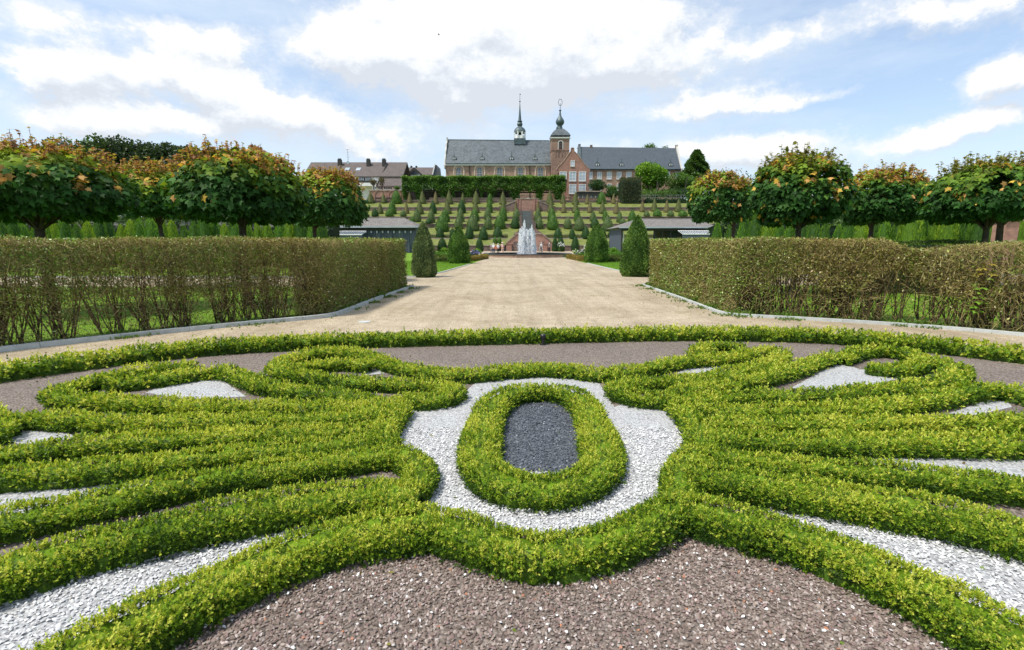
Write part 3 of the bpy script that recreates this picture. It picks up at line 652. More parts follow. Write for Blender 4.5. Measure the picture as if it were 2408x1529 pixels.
# ------------------------------------------------------------------ dark green low hedge seen over the gap, behind the lawn
def leafy_block(q, thick, H, name, label, pal, cat='hedge', group=None, z0=0., leaf=.06, dens=1500, wob=.06, lumps=None):
    q = np.asarray(q, float); T, N = frames(q); ds = np.r_[0, np.cumsum(np.linalg.norm(np.diff(q, axis=0), axis=1))]; Lt = ds[-1]
    nb = NB(); ns = 8; a = np.linspace(0, np.pi, ns); ux = np.sign(np.cos(a))*np.abs(np.cos(a))**.4; vz = np.abs(np.sin(a))**.4; n = len(q)
    B = np.zeros((n, ns, 3)); B[:, :, :2] = q[:, None]+N[:, None]*(ux[None, :, None]*thick*.45); B[:, :, 2] = vz[None]*H*.94; B[:, :, 2] += z0
    B += rng.normal(size=B.shape)*wob*.3; idx = np.arange(n*ns).reshape(n, ns)
    nb.add(B.reshape(-1, 3), np.stack([idx[:-1, :-1], idx[1:, :-1], idx[1:, 1:], idx[:-1, 1:]], -1).reshape(-1, 4), np.array(pal[0])*.8)
    for e in (0, -1): nb.add(B[e], np.arange(ns)[None], np.array(pal[0])*.8)
    m = int(Lt*(2*H+thick)*dens); s = rng.uniform(0, Lt, m); an = rng.uniform(0, np.pi, m); U = np.sign(np.cos(an))*np.abs(np.cos(an))**.35; Z = np.abs(np.sin(an))**.35
    pr = rng.uniform(0, 1, m); hf = H/(2*H+thick); U = np.where(pr < hf, 1, np.where(pr > 1-hf, -1, (pr-.5)/(.5-hf))); Z = np.where(pr < hf, pr/hf, np.where(pr > 1-hf, (1-pr)/hf, 1.))
    X = np.interp(s, ds, q[:, 0])+np.interp(s, ds, N[:, 0])*U*thick/2; Y = np.interp(s, ds, q[:, 1])+np.interp(s, ds, N[:, 1])*U*thick/2
    P = np.c_[X, Y, z0+Z*H]; P += rdir(m)*wob*.5; P[:, 2] += wob*vnoise(P, 2.2, 2)
    pal = np.array(pal); t = np.clip(.5+.4*vnoise(P, 1.3, 6)+.3*rng.normal(size=m), 0, .999)*(len(pal)-1); i0 = t.astype(int); fr = (t-i0)[:, None]
    C = (pal[i0]*(1-fr)+pal[i0+1]*fr)*rng.uniform(.75, 1.25, (m, 1)); Lx = leaf*rng.uniform(.6, 1.3, m)
    leaves(nb, P, rdir(m)+np.array([0, 0, .3]), Lx, Lx*.6, C)
    return tag(nb.build(name, M['leaf']), label, cat, group)
a = G(2040, 640); 
leafy_block(resample([(at(1960, 600, 17).x, 17), (at(2300, 600, 16.4).x, 16.4)], .5, smooth=0), .9, 1.72, 'clipped_hedge', 'dark green leafy hedge seen over the gap in the right bare hedge', [(.03, .06, .012), (.06, .11, .02), (.12, .2, .03)], leaf=.05, dens=900)
# ------------------------------------------------------------------ maples
MLEAF = np.array([(0, 0), (.42, -.02), (.30, .22), (.62, .42), (.30, .50), (.22, .62), (0, 1.0), (-.22, .62), (-.30, .50), (-.62, .42), (-.30, .22), (-.42, -.02)])
def maple_leaves(nb, P, D, Nrm, size, C):
    n = len(P); D = norm(D); Sd = norm(np.cross(D, Nrm)); N = np.cross(Sd, D)
    o = MLEAF; k = len(o); ctr = np.array([0, .32])
    pts = np.vstack([ctr, o]); size = np.asarray(size).reshape(-1, 1, 1)
    bend = -(pts[:, 0]**2)*.35-(pts[:, 1]**2)*.18
    V = P[:, None]+size*(Sd[:, None]*pts[None, :, 0:1]+D[:, None]*pts[None, :, 1:2]+N[:, None]*bend[None, :, None])
    f = np.array([[0, 1+i, 1+(i+1) % k] for i in range(k)])
    nb.add(V.reshape(-1, 3), (f[None]+np.arange(n)[:, None, None]*(k+1)).reshape(-1, 3), np.repeat(C, k, 0))
def maple(tx, Y, x0, x1, yt, yb, lean, n, ls, label, orange=1., seed=0):
    base = at(tx, 700, Y); X0 = at(x0, yb, Y).x; X1 = at(x1, yb, Y).x; zt = at(tx, yt, Y).z; zb = at(tx, yb, Y).z
    r = (X1-X0)/2*.95; cx = (X0+X1)/2; hgt = zt-zb
    root = empty('maple_tree', (base.x, Y, 0), label, 'tree', 'round-headed maples standing behind the hedges')
    nb = NB(); tp = np.linspace(0, 1, 8); k0 = np.c_[lean*tp**1.5+.03*np.sin(tp*5+seed), .03*np.cos(tp*4+seed), tp*(zb+hgt*.35)]
    tr = .105*r/1.8
    tubes(nb, k0[None], (tr*(1.25-.45*tp))[None]*(1+.0*tp), (.045, .036, .03), 10)
    cxl = cx-base.x; cc = np.array([cxl, 0, zb+hgt*.44])
    m = 26; dirs = rdir(m)*np.array([1, 1, .5])+np.array([0, 0, .35]); st = k0[rng.integers(5, 8, m)]
    tt = np.linspace(0, 1, 5)[None, :, None]; en = cc+norm(dirs)*np.array([r*.85, r*.85, hgt*.5])
    PP = st[:, None]*(1-tt)+en[:, None]*tt+np.array([0, 0, 1])*(np.sin(tt*3.14)*.12)
    tubes(nb, PP, np.linspace(.028, .007, 5)[None]*np.ones((m, 1)), (.06, .048, .038), 5)
    nb.build('trunk', M['bark'], root)
    nb = NB()
    # crown surface in drooping tiers of leaf clumps
    d = rdir(n); d[:, 2] = np.where(d[:, 2] < -.85, -d[:, 2], d[:, 2]); lowf = d[:, 2] < 0
    rr = np.where(rng.uniform(0, 1, n) < .68, rng.uniform(.86, 1.02, n), rng.uniform(.45, .9, n))
    dn = d+0; zz = np.where(lowf, np.maximum(d[:, 2]*1.25, -.92)*hgt*.37, d[:, 2]*hgt*.54)
    lump = 1+.13*vnoise(d*r, 1.9, seed+1)+.07*vnoise(d*r, 6., seed+4)
    hor = np.sqrt(np.clip(1-np.abs(d[:, 2])**2.3, 0, 1)); hd = norm(d[:, :2])
    P = np.c_[cxl+hd[:, 0]*hor*r*rr*lump, hd[:, 1]*hor*r*rr*lump, cc[2]+zz*rr*lump*.97]
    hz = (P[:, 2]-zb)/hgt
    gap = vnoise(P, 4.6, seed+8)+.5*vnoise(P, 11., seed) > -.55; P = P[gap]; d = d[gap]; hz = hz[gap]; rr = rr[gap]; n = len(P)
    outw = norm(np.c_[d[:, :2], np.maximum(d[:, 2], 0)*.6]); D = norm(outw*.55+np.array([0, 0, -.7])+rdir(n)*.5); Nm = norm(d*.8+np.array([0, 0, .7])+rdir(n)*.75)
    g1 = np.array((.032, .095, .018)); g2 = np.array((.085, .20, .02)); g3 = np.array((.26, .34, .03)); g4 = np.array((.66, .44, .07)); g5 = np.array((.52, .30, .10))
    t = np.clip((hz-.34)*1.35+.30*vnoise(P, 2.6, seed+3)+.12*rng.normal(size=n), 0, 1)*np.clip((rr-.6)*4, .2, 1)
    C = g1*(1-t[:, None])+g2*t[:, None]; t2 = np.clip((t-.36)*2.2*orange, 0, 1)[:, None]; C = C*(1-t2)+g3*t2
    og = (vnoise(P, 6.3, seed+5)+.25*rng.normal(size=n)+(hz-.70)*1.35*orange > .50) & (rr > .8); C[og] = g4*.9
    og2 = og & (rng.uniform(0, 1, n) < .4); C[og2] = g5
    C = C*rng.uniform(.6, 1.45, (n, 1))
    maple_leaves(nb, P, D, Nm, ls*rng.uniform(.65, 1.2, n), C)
    # upright young shoots above the crown
    m = int(120*orange)+45; a = rng.uniform(0, 6.28, m); q = np.sqrt(rng.uniform(0, 1, m))*.92
    sx = cxl+np.cos(a)*q*r; sy = np.sin(a)*q*r; sz = cc[2]+hgt*.52*np.sqrt(np.clip(1-q**2.6, 0, 1))-.03
    hh = rng.uniform(.10, .36, m)*rng.uniform(.5, 1.3, m); rep = 7; idx = np.repeat(np.arange(m), rep); kk = np.tile(np.arange(rep)/(rep-1), m)
    P = np.c_[sx[idx]+np.cos(a[idx])*.06*kk, sy[idx]+np.sin(a[idx])*.06*kk, sz[idx]+hh[idx]*kk]
    D = norm(rdir(m*rep)*np.array([1, 1, .35])+np.array([0, 0, -.12])); Nm = norm(np.array([0, 0, 1])+rdir(m*rep)*.5)
    cc2 = np.array([(.42, .22, .10), (.46, .32, .09), (.32, .16, .09), (.34, .34, .06)])[rng.integers(0, 4, m*rep)]
    if orange < .7: cc2 = cc2*.4+np.array((.09, .14, .03))
    maple_leaves(nb, P, D, Nm, ls*rng.uniform(.4, .75, m*rep), cc2*rng.uniform(.7, 1.2, (m*rep, 1)))
    tubes(nb, np.stack([np.c_[sx, sy, sz-.05], np.c_[sx+np.cos(a)*.06, sy+np.sin(a)*.06, sz+hh]], 1), np.full((m, 2), .005), (.12, .07, .04), 3)
    nb.build('crown', M['maple'], root)
    return root
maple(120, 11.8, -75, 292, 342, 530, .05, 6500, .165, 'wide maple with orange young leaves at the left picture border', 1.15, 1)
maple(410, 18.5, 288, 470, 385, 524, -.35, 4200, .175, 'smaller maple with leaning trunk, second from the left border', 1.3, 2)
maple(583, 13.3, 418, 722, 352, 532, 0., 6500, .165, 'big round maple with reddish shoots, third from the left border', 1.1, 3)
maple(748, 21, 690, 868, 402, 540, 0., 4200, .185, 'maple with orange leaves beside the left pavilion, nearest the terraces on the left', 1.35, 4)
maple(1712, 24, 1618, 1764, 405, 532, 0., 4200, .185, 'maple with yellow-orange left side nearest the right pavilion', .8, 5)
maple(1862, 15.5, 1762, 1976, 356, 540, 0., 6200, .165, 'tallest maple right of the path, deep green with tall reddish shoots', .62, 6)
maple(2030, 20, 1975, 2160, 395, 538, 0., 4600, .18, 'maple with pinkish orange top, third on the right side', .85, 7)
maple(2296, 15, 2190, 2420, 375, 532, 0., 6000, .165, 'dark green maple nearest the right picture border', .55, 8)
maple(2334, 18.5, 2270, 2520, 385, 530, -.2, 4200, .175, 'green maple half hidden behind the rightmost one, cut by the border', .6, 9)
# ------------------------------------------------------------------ generic leafy crowns
def crown(nb, c, rx, ry, rz, n, leaf, pal, seed=0, lumps=14, flat=.0):
    "cloud of leaf faces gathered in clumps through the crown"
    lc = rdir(lumps)*rng.uniform(.35, .8, (lumps, 1)); lr = rng.uniform(.32, .55, lumps)
    i = rng.integers(0, lumps, n); P = lc[i]+rdir(n)*(lr[i]*rng.uniform(.75, 1.05, n)**.7)[:, None]
    rad = np.linalg.norm(P, axis=1); P = P*np.where(rad > 1.05, 1.05/rad, 1)[:, None]
    hz = P[:, 2].copy(); P = np.array(c)+P*np.array([rx, ry, rz])
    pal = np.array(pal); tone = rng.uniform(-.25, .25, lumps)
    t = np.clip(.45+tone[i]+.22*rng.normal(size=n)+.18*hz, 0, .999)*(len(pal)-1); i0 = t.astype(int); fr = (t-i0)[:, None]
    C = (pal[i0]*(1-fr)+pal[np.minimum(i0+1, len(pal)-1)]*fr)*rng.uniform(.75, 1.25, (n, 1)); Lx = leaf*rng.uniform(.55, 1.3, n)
    leaves(nb, P, rdir(n), Lx, Lx*.65, C)
GREEN = [(.03, .065, .012), (.055, .12, .018), (.09, .19, .025), (.15, .27, .04)]; DARK = [(.015, .035, .014), (.03, .06, .02), (.05, .095, .03), (.08, .13, .035)]
BRIGHT = [(.06, .15, .015), (.11, .24, .02), (.18, .34, .03), (.26, .42, .05)]; DEEP = [(.014, .04, .012), (.025, .07, .016), (.04, .10, .022), (.06, .14, .03)]
def tree(px, Y, w, yt, yb, pal, label, n=3500, leaf=None, z0=None, group='trees around the abbey and the garden', cat='tree', name='broadleaf_tree', lumps=16, conic=False):
    b = at(px, yb, Y); t = at(px, yt, Y); rx = w/2*Y/F; z0 = (terr(Y) if Y < 142 else ZTOP) if z0 is None else z0
    root = empty(name, (b.x, Y, z0), label, cat, group)
    nb = NB(); hz = t.z-z0; tt = np.linspace(0, 1, 5)
    tubes(nb, np.c_[0*tt, 0*tt, tt*(hz*.7)][None], (.05*rx*(1.4-tt)+.05)[None], (.05, .04, .03), 7)
    m = 8; en = norm(rdir(m)*np.array([1, 1, .4])+np.array([0, 0, .4]))*rx*.7+np.array([0, 0, hz*.62]); s = np.linspace(0, 1, 4)[None, :, None]
    tubes(nb, np.array([0, 0, hz*.35])*(1-s)+en[:, None]*s, np.linspace(.03*rx, .01*rx, 4)[None]*np.ones((m, 1)), (.05, .04, .03), 5)
    nb.build('trunk', M['bark'], root)
    nb = NB(); zb = max(b.z-z0, .2); rz = (hz-zb)/2; leaf = leaf or rx*.09
    if conic:
        m = n; h = rng.uniform(0, 1, m)**1.35; an = rng.uniform(0, 6.28, m); rr = (1-h)**.75*(.78+.22*np.sin(an*5+h*20))*rng.uniform(.7, 1.05, m); 
        P = np.c_[np.cos(an)*rr*rx, np.sin(an)*rr*rx, zb+h*(hz-zb)]; pl = np.array(pal); C = pl[np.clip((rng.uniform(0, 1, m)*len(pl)).astype(int), 0, len(pl)-1)]
        leaves(nb, P, np.c_[np.cos(an), np.sin(an), .1+0*an]+rdir(m)*.5, leaf*rng.uniform(.6, 1.3, m), leaf*.5, C)
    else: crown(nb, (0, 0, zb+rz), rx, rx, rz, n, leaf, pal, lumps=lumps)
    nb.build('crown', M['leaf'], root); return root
# woodland top behind the left maples
FARP = [(.018, .035, .016), (.03, .055, .022), (.048, .08, .03), (.07, .105, .035)]
for i, (px, w, yt, yb, pl, lab) in enumerate([(215, 130, 318, 430, GREEN[:3], 'lighter green tree at the left end of the far dark tree group'), (290, 120, 326, 440, FARP, 'dark tree second from the left in the far tree group'),
        (350, 110, 333, 440, FARP, 'dark tree in the middle of the far tree group above the left maples'), (405, 100, 340, 440, FARP, 'dark bluish tree second from the right in the far tree group'), (450, 90, 348, 440, FARP, 'dark low tree at the right end of the far tree group')]):
    tree(px, 120, w*1.15, yt, yb, pl, lab, 9000, .75, z0=0., lumps=40)
# ------------------------------------------------------------------ columnar shrubs in rows behind the maples
def arbor_mesh(pal, seed, n=2600, leaf=.11, taper=.55):
    nb = NB(); m = n; h = rng.uniform(0, 1, m); an = rng.uniform(0, 6.28, m); prof = np.clip((1-h)**taper*1.15, 0, 1)*np.clip(.55+h*4, 0, 1)
    rr = prof*(1+.13*np.sin(an*3+h*9+seed)+.12*vnoise(np.c_[np.cos(an)*2, np.sin(an)*2, h*5], 2.5, seed))*rng.uniform(.72, 1.06, m)
    P = np.c_[np.cos(an)*rr*.5, np.sin(an)*rr*.5, h]; pal = np.array(pal)
    t = np.clip(.5+.35*vnoise(P*6, 1.2, seed)+.25*rng.normal(size=m), 0, .999)*(len(pal)-1); i0 = t.astype(int); fr = (t-i0)[:, None]; C = pal[i0]*(1-fr)+pal[i0+1]*fr
    D = np.c_[np.cos(an)*.5, np.sin(an)*.5, .9+0*an]+rdir(m)*.35
    leaves(nb, P, D, leaf*rng.uniform(.6, 1.3, m)*.5, leaf*.16, C*rng.uniform(.75, 1.25, (m, 1)))
    # inner body
    k = 10; hs = np.linspace(0, 1, 7); pr = np.clip((1-hs)**taper*1.15, 0, 1)*np.clip(.55+hs*4, 0, 1)*.40
    aa = np.arange(k)*2*np.pi/k; V = np.stack([np.stack([np.cos(aa)*p, np.sin(aa)*p, np.full(k, z*.96)], 1) for p, z in zip(pr, hs)]); idx = np.arange(7*k).reshape(7, k)
    nb.add(V.reshape(-1, 3), np.stack([idx[:-1], np.roll(idx[:-1], -1, 1), np.roll(idx[1:], -1, 1), idx[1:]], -1).reshape(-1, 4), pal[0])
    return nb
proto_done = {}
def inst(key, maker, name, mat, loc, sx, sz, rz, label, cat, group, parent=None, sy=None):
    if key not in proto_done:
        o = maker().build(name, mat); proto_done[key] = o
    else:
        o = proto_done[key].copy(); COL.objects.link(o)
    o.name = name
    o.location = loc; o.scale = (sx, sy or sx, sz); o.rotation_euler.z = rz; o['label'] = label; o['category'] = cat; o['group'] = group
    return o
ORD = ['first', 'second', 'third', 'fourth', 'fifth', 'sixth', 'seventh', 'eighth', 'ninth', 'tenth', 'eleventh', 'twelfth', 'thirteenth', 'fourteenth', 'fifteenth', 'sixteenth', 'seventeenth', 'eighteenth', 'nineteenth', 'twentieth']
def nth(i): return ORD[i] if i < 20 else 'twenty-'+ORD[i-20]
pals = [[(.05, .13, .014), (.13, .29, .025), (.26, .45, .04)], [(.04, .10, .014), (.09, .20, .022), (.17, .32, .035)], [(.10, .20, .014), (.24, .38, .025), (.38, .52, .04)]]
xs = sorted([rng.uniform(-4, 4)+x for x in np.arange(8, 780, 25.)]); 
for i, px in enumerate(xs):
    Y = 31+rng.uniform(-4, 4); yt = rng.uniform(490, 536); b = at(px, 560, Y); k = int(rng.integers(0, 3))
    inst('arb%d' % k, lambda k=k: arbor_mesh(pals[k], k), 'columnar_shrub', M['leaf'], (b.x, Y, 0), rng.uniform(.9, 1.3), at(px, yt, Y).z, rng.uniform(0, 6), f'{["bright","mid green","yellow-green"][k]} columnar shrub, {nth(i)} from the left border in the row behind the left hedge', 'shrub', 'columnar shrubs behind the left hedge')
xs = sorted([rng.uniform(-4, 4)+x for x in np.arange(1688, 2420, 28.)])
for i, px in enumerate(xs):
    Y = 31+rng.uniform(-2.5, 2.5); yt = rng.uniform(500, 535) if px < 2120 else rng.uniform(450, 510); b = at(px, 560, Y); k = int(rng.integers(0, 3))
    inst('arb%d' % k, lambda k=k: arbor_mesh(pals[k], k), 'columnar_shrub', M['leaf'], (b.x, Y, 0), rng.uniform(.9, 1.35)*(1.3 if px > 2120 else 1), at(px, yt, Y).z, rng.uniform(0, 6), f'{["bright","mid green","yellow-green"][k]} columnar shrub behind the right hedge, {nth(i)} from the right pavilion', 'shrub', 'columnar shrubs behind the right hedge')
for xa, xb, lab in ((-75, at(790, 540, 42).x, 'tall loose green hedge closing the left garden behind the columnar shrubs'), (at(1680, 540, 42).x, 75, 'tall loose green hedge closing the right garden behind the columnar shrubs')):
    leafy_block(resample([(xa, 42), (xb, 42)], 1.5, smooth=0), 1.6, 3.5, 'garden_hedge', lab, DARK+[(.10, .17, .03)], leaf=.28, dens=34, wob=.6)
# trees closing the view beyond
for i, (px, Y, w, yt, pl, lab) in enumerate([(30, 62, 190, 440, GREEN, 'green tree behind the leftmost maple'), (180, 60, 180, 425, DARK, 'dark tree between the first two maples on the left'), (330, 64, 180, 430, GREEN, 'green tree behind the leaning maple'),
        (480, 66, 180, 440, DARK, 'dark tree behind the left edge of the big round maple'), (620, 68, 150, 455, GREEN, 'green tree hidden mostly by the big round maple'),
        (1770, 75, 130, 480, GREEN, 'green tree between the first two maples on the right'), (1900, 72, 170, 460, DARK, 'dark tree behind the tallest right maple'),
        (2050, 70, 160, 440, GREEN, 'green tree behind the third right maple'), (2172, 66, 110, 416, DARK, 'dark tree rising in the gap left of the rightmost maples'), (2250, 60, 160, 430, GREEN, 'green tree behind the rightmost maples'), (2400, 58, 190, 425, DARK, 'dark tree at the far right border behind the maples')]):
    tree(px, Y, w, yt, 560, pl, lab, 4200, .34, z0=0., lumps=24)
# ------------------------------------------------------------------ clipped yew cones
def cone_mesh(pal, seed, smooth, n=1500, lf=None):
    nb = NB(); k = 14; hs = np.linspace(0, 1, 12)
    def prof(h):
        h = np.asarray(h)
        if smooth: p = np.clip(1-h, 0, 1)**.80*np.clip(.80+h*2.2, 0, 1)
        else: p = np.clip(1-h**2.5, 0, 1)**.9*np.clip(.82+h*2, 0, 1)
        return p*.5
    aa = np.arange(k)*2*np.pi/k; V = np.stack([np.stack([np.cos(aa)*p, np.sin(aa)*p, np.full(k, z)], 1) for p, z in zip(prof(hs)*.93, hs*.985)]); idx = np.arange(12*k).reshape(12, k)
    nb.add(V.reshape(-1, 3), np.stack([idx[:-1], np.roll(idx[:-1], -1, 1), np.roll(idx[1:], -1, 1), idx[1:]], -1).reshape(-1, 4), np.array(pal[len(pal)//2])*.9)
    m = n; h = 1-np.sqrt(rng.uniform(0, 1, m)); h = np.where(rng.uniform(0, 1, m) < .3, rng.uniform(0, 1, m), h); an = rng.uniform(0, 6.28, m); r = prof(h)*(1+(.02 if smooth else .10)*vnoise(np.c_[np.cos(an)*3, np.sin(an)*3, h*8], 1.6, seed))+(.006 if smooth else .020)*rng.normal(size=m)
    P = np.c_[np.cos(an)*r, np.sin(an)*r, h]; pal = np.array(pal); t = np.clip(.5+.3*vnoise(P*7, 1.5, seed)+.28*rng.normal(size=m), 0, .999)*(len(pal)-1); i0 = t.astype(int); fr = (t-i0)[:, None]
    lf = lf or (.045 if smooth else .07); leaves(nb, P, np.c_[np.cos(an)*.7, np.sin(an)*.7, .6+0*an]+rdir(m)*.55, lf*rng.uniform(.5, 1.2, m), lf*.5, (pal[i0]*(1-fr)+pal[i0+1]*fr)*rng.uniform(.7, 1.3, (m, 1)))
    return nb
OLIVE = [(.07, .085, .03), (.10, .115, .04), (.14, .15, .05)]; BRN = [(.115, .10, .045), (.155, .135, .06), (.20, .175, .075)]; YGR = [(.02, .05, .012), (.055, .12, .022), (.20, .31, .06)]; DYEW = [(.016, .04, .014), (.03, .07, .02), (.055, .11, .03)]; SPECK = [(.035, .06, .024), (.075, .115, .04), (.27, .32, .12)]
def BR(p, k): return [tuple(x*k for x in c) for c in p]
OLIVE = BR(OLIVE, 1.35); BRN = BR(BRN, 1.3); YGR = BR(YGR, 1.35); DYEW = BR(DYEW, 1.4); SPECK = BR(SPECK, 1.4)
KIND = {'o': (OLIVE, True, 'smooth olive'), 'b': (BRN, True, 'thin brownish'), 'g': (YGR, False, 'bushy green'), 'd': (DYEW, False, 'dark green'), 's': (SPECK, False, 'speckled green')}
def R3(x): return 840.5+.2036*x
def R4(x): return 1260.7+.2036*x
def RY(y): return 420.2+.2036*y
ROWS = {
 'top': [(R3(x), RY(a), RY(b), w*.2036, k) for x, a, b, w, k in [(155, 150, 285, 85, 'o'), (305, 165, 285, 65, 'o'), (452, 130, 290, 95, 'g'), (605, 155, 285, 58, 'b'), (752, 135, 290, 82, 'o'), (905, 145, 295, 66, 'b'), (1060, 130, 295, 85, 'o'), (1218, 160, 290, 60, 'o'), (1370, 135, 290, 90, 'o'), (1530, 170, 290, 55, 'g'), (1680, 145, 300, 80, 'o'), (2220, 130, 300, 85, 'o')]]
       + [(R4(x), RY(a), RY(b), w*.2036, k) for x, a, b, w, k in [(310, 165, 290, 60, 'o'), (452, 155, 300, 80, 'o'), (590, 180, 295, 52, 'b'), (752, 150, 290, 85, 'g'), (893, 170, 290, 55, 'b')]],
 'second': [(R3(x), RY(a), RY(b), w*.2036, k) for x, a, b, w, k in [(265, 275, 405, 68, 'o'), (405, 250, 410, 75, 'g'), (568, 265, 405, 60, 'b'), (722, 240, 410, 85, 'o'), (875, 255, 405, 65, 'd'), (1040, 235, 405, 90, 'o'), (1205, 240, 400, 75, 'd'), (1365, 240, 395, 85, 'o'), (1525, 235, 395, 60, 'g'), (1685, 240, 395, 75, 'o'), (1828, 262, 385, 42, 'b'), (2085, 252, 385, 48, 'b'), (2235, 240, 395, 80, 'o')]]
       + [(R4(x), RY(a), RY(b), w*.2036, k) for x, a, b, w, k in [(318, 250, 395, 62, 'b'), (455, 255, 395, 82, 'o'), (620, 250, 395, 62, 'b'), (765, 245, 405, 75, 'o'), (925, 250, 405, 66, 'b'), (1225, 255, 385, 58, 'b'), (1363, 225, 380, 72, 'o'), (1505, 240, 390, 62, 'b'), (1640, 230, 385, 78, 'o')]],
 'third': [(R3(x), RY(a), RY(b), w*.2036, k) for x, a, b, w, k in [(205, 340, 450, 62, 'd'), (370, 345, 450, 75, 'g'), (530, 360, 450, 58, 's'), (690, 340, 500, 76, 's'), (855, 350, 510, 70, 's'), (1015, 345, 500, 85, 'g'), (1190, 345, 500, 75, 's'), (1355, 345, 490, 85, 'g'), (1505, 330, 480, 70, 's'), (1680, 330, 490, 82, 'g'), (1838, 345, 490, 75, 's'), (2085, 345, 500, 72, 's'), (2245, 340, 495, 80, 'g')]]
       + [(R4(x), RY(a), RY(b), w*.2036, k) for x, a, b, w, k in [(473, 340, 495, 62, 'g'), (655, 370, 495, 60, 's'), (797, 360, 485, 55, 'g'), (962, 380, 505, 58, 's'), (1105, 355, 505, 75, 'g'), (1275, 370, 455, 58, 's'), (1397, 345, 460, 80, 'g'), (1550, 360, 455, 66, 's'), (1692, 360, 460, 85, 'g')]],
 'fourth': [(R3(x), RY(a), RY(b), w*.2036, k) for x, a, b, w, k in [(640, 430, 500, 60, 'g'), (825, 460, 560, 62, 'd'), (982, 408, 610, 122, 'g'), (1170, 440, 580, 85, 's'), (1335, 410, 600, 118, 's'), (1510, 435, 585, 82, 's'), (1645, 405, 580, 105, 'g'), (1822, 440, 575, 85, 'd'), (2097, 445, 580, 85, 's'), (2255, 410, 588, 110, 'g')]]
       + [(R4(x), RY(a), RY(b), w*.2036, k) for x, a, b, w, k in [(365, 445, 580, 78, 's'), (498, 435, 600, 102, 's'), (677, 445, 570, 80, 'd'), (823, 425, 602, 100, 's'), (998, 460, 550, 70, 's'), (1190, 430, 560, 80, 'g')]],
 'lowest': [(R3(x), RY(a), RY(b), w*.2036, k) for x, a, b, w, k in [(955, 560, 688, 75, 'd'), (1100, 570, 680, 60, 'd'), (1295, 540, 695, 80, 'd'), (1455, 548, 705, 85, 'd'), (1620, 545, 690, 90, 'd'), (1590, 665, 750, 42, 'g'), (1640, 665, 750, 42, 'g')]]
       + [(R4(x), RY(a), RY(b), w*.2036, k) for x, a, b, w, k in [(252, 565, 692, 80, 'd'), (415, 572, 695, 62, 'd'), (573, 545, 695, 78, 'd'), (760, 560, 690, 80, 'd'), (877, 545, 685, 75, 'd')]],
}
LEVEL = {'top': 'uppermost', 'second': 'second highest', 'third': 'middle', 'fourth': 'fourth', 'lowest': 'lowest'}
for row, lst in ROWS.items():
    lst = sorted(lst)
    lft = [c for c in lst if c[0] < 1238]; rgt = [c for c in lst if c[0] >= 1238]
    for side, L2 in (('left', lft[::-1]), ('right', rgt)):
        for i, (px, yt, yb, wd, k) in enumerate(L2):
            p = hit(px, yb); Y = p.y; pal, sm, adj = KIND[k]
            top = at(px, yt, Y).z; kk = k+str(i % 2)
            inst('cone'+kk, lambda: cone_mesh(pal, i % 2*5+ord(k), sm), 'yew_cone', M['yew'], (p.x, Y, p.z-.05), wd*Y/F*1.17, top-p.z+.05, rng.uniform(0, 6),
                 f'{adj} clipped cone on the {LEVEL[row]} terrace, {nth(i)} to the {side} of the stairs', 'clipped shrub', 'clipped cones on the terraces')
# large cones beside the path and the ones on the flat below the terraces
def bigcone(px, yt, yb, wd, Y, pal, label, n=6000, smooth=False, leaf=None, lean=0):
    b = G(px, yb) if Y is None else Vector((at(px, yb, Y).x, Y, 0)); Y = b.y; top = at(px, yt, Y).z; w_ = wd*Y/F
    nb = cone_mesh(pal, int(px) % 9, smooth, n, leaf)
    # finer sprays for the near ones
    o = nb.build('yew_cone', M['yew']); o.location = b; o.scale = (w_, w_, top); o.rotation_euler = (0, lean, px)
    return tag(o, label, 'clipped shrub', 'large yew cones beside the central path')
bigcone(998, 524, 652, 52, None, SPECK, 'speckled tall cone standing against the end of the left bare hedge', 17000, leaf=.045)
bigcone(1080, 534, 620, 49, None, YGR, 'dark green cone at the corner of the small left lawn', 13000, leaf=.048)
bigcone(1402, 526, 618, 51, None, YGR, 'dark green cone at the corner of the small right lawn', 13000, leaf=.048)
bigcone(1494, 509, 650, 66, None, YGR, 'tallest bright green cone touching the end of the right bare hedge', 17000, leaf=.045)
for px, yt, yb, wd, pal, lab in [(R3(982), RY(680), RY(838), 21, DYEW, 'dark cone at the foot of the terraces left of the central left yew'), (R3(1412), RY(675), RY(838), 17, DYEW, 'dark cone on the flat left of the people with white tops'),
        (R3(2280), RY(665), RY(838), 13, DYEW, 'narrow dark cone right of the fountain, left of its wider twin'), (R3(2345), RY(660), RY(838), 19, DYEW, 'wider dark cone right of the fountain beside white roses'), (R4(450), RY(660), RY(835), 18, DYEW, 'dark cone standing alone between the fountain and the large right lawn cone'), (R4(865), RY(690), RY(830), 17, SPECK, 'speckled cone between the two large right cones'), (R3(1100), RY(640), RY(800), 20, DYEW, 'dark cone behind the left lawn cone')]:
    bigcone(px, yt, yb, wd, 92., pal, lab, 2200)
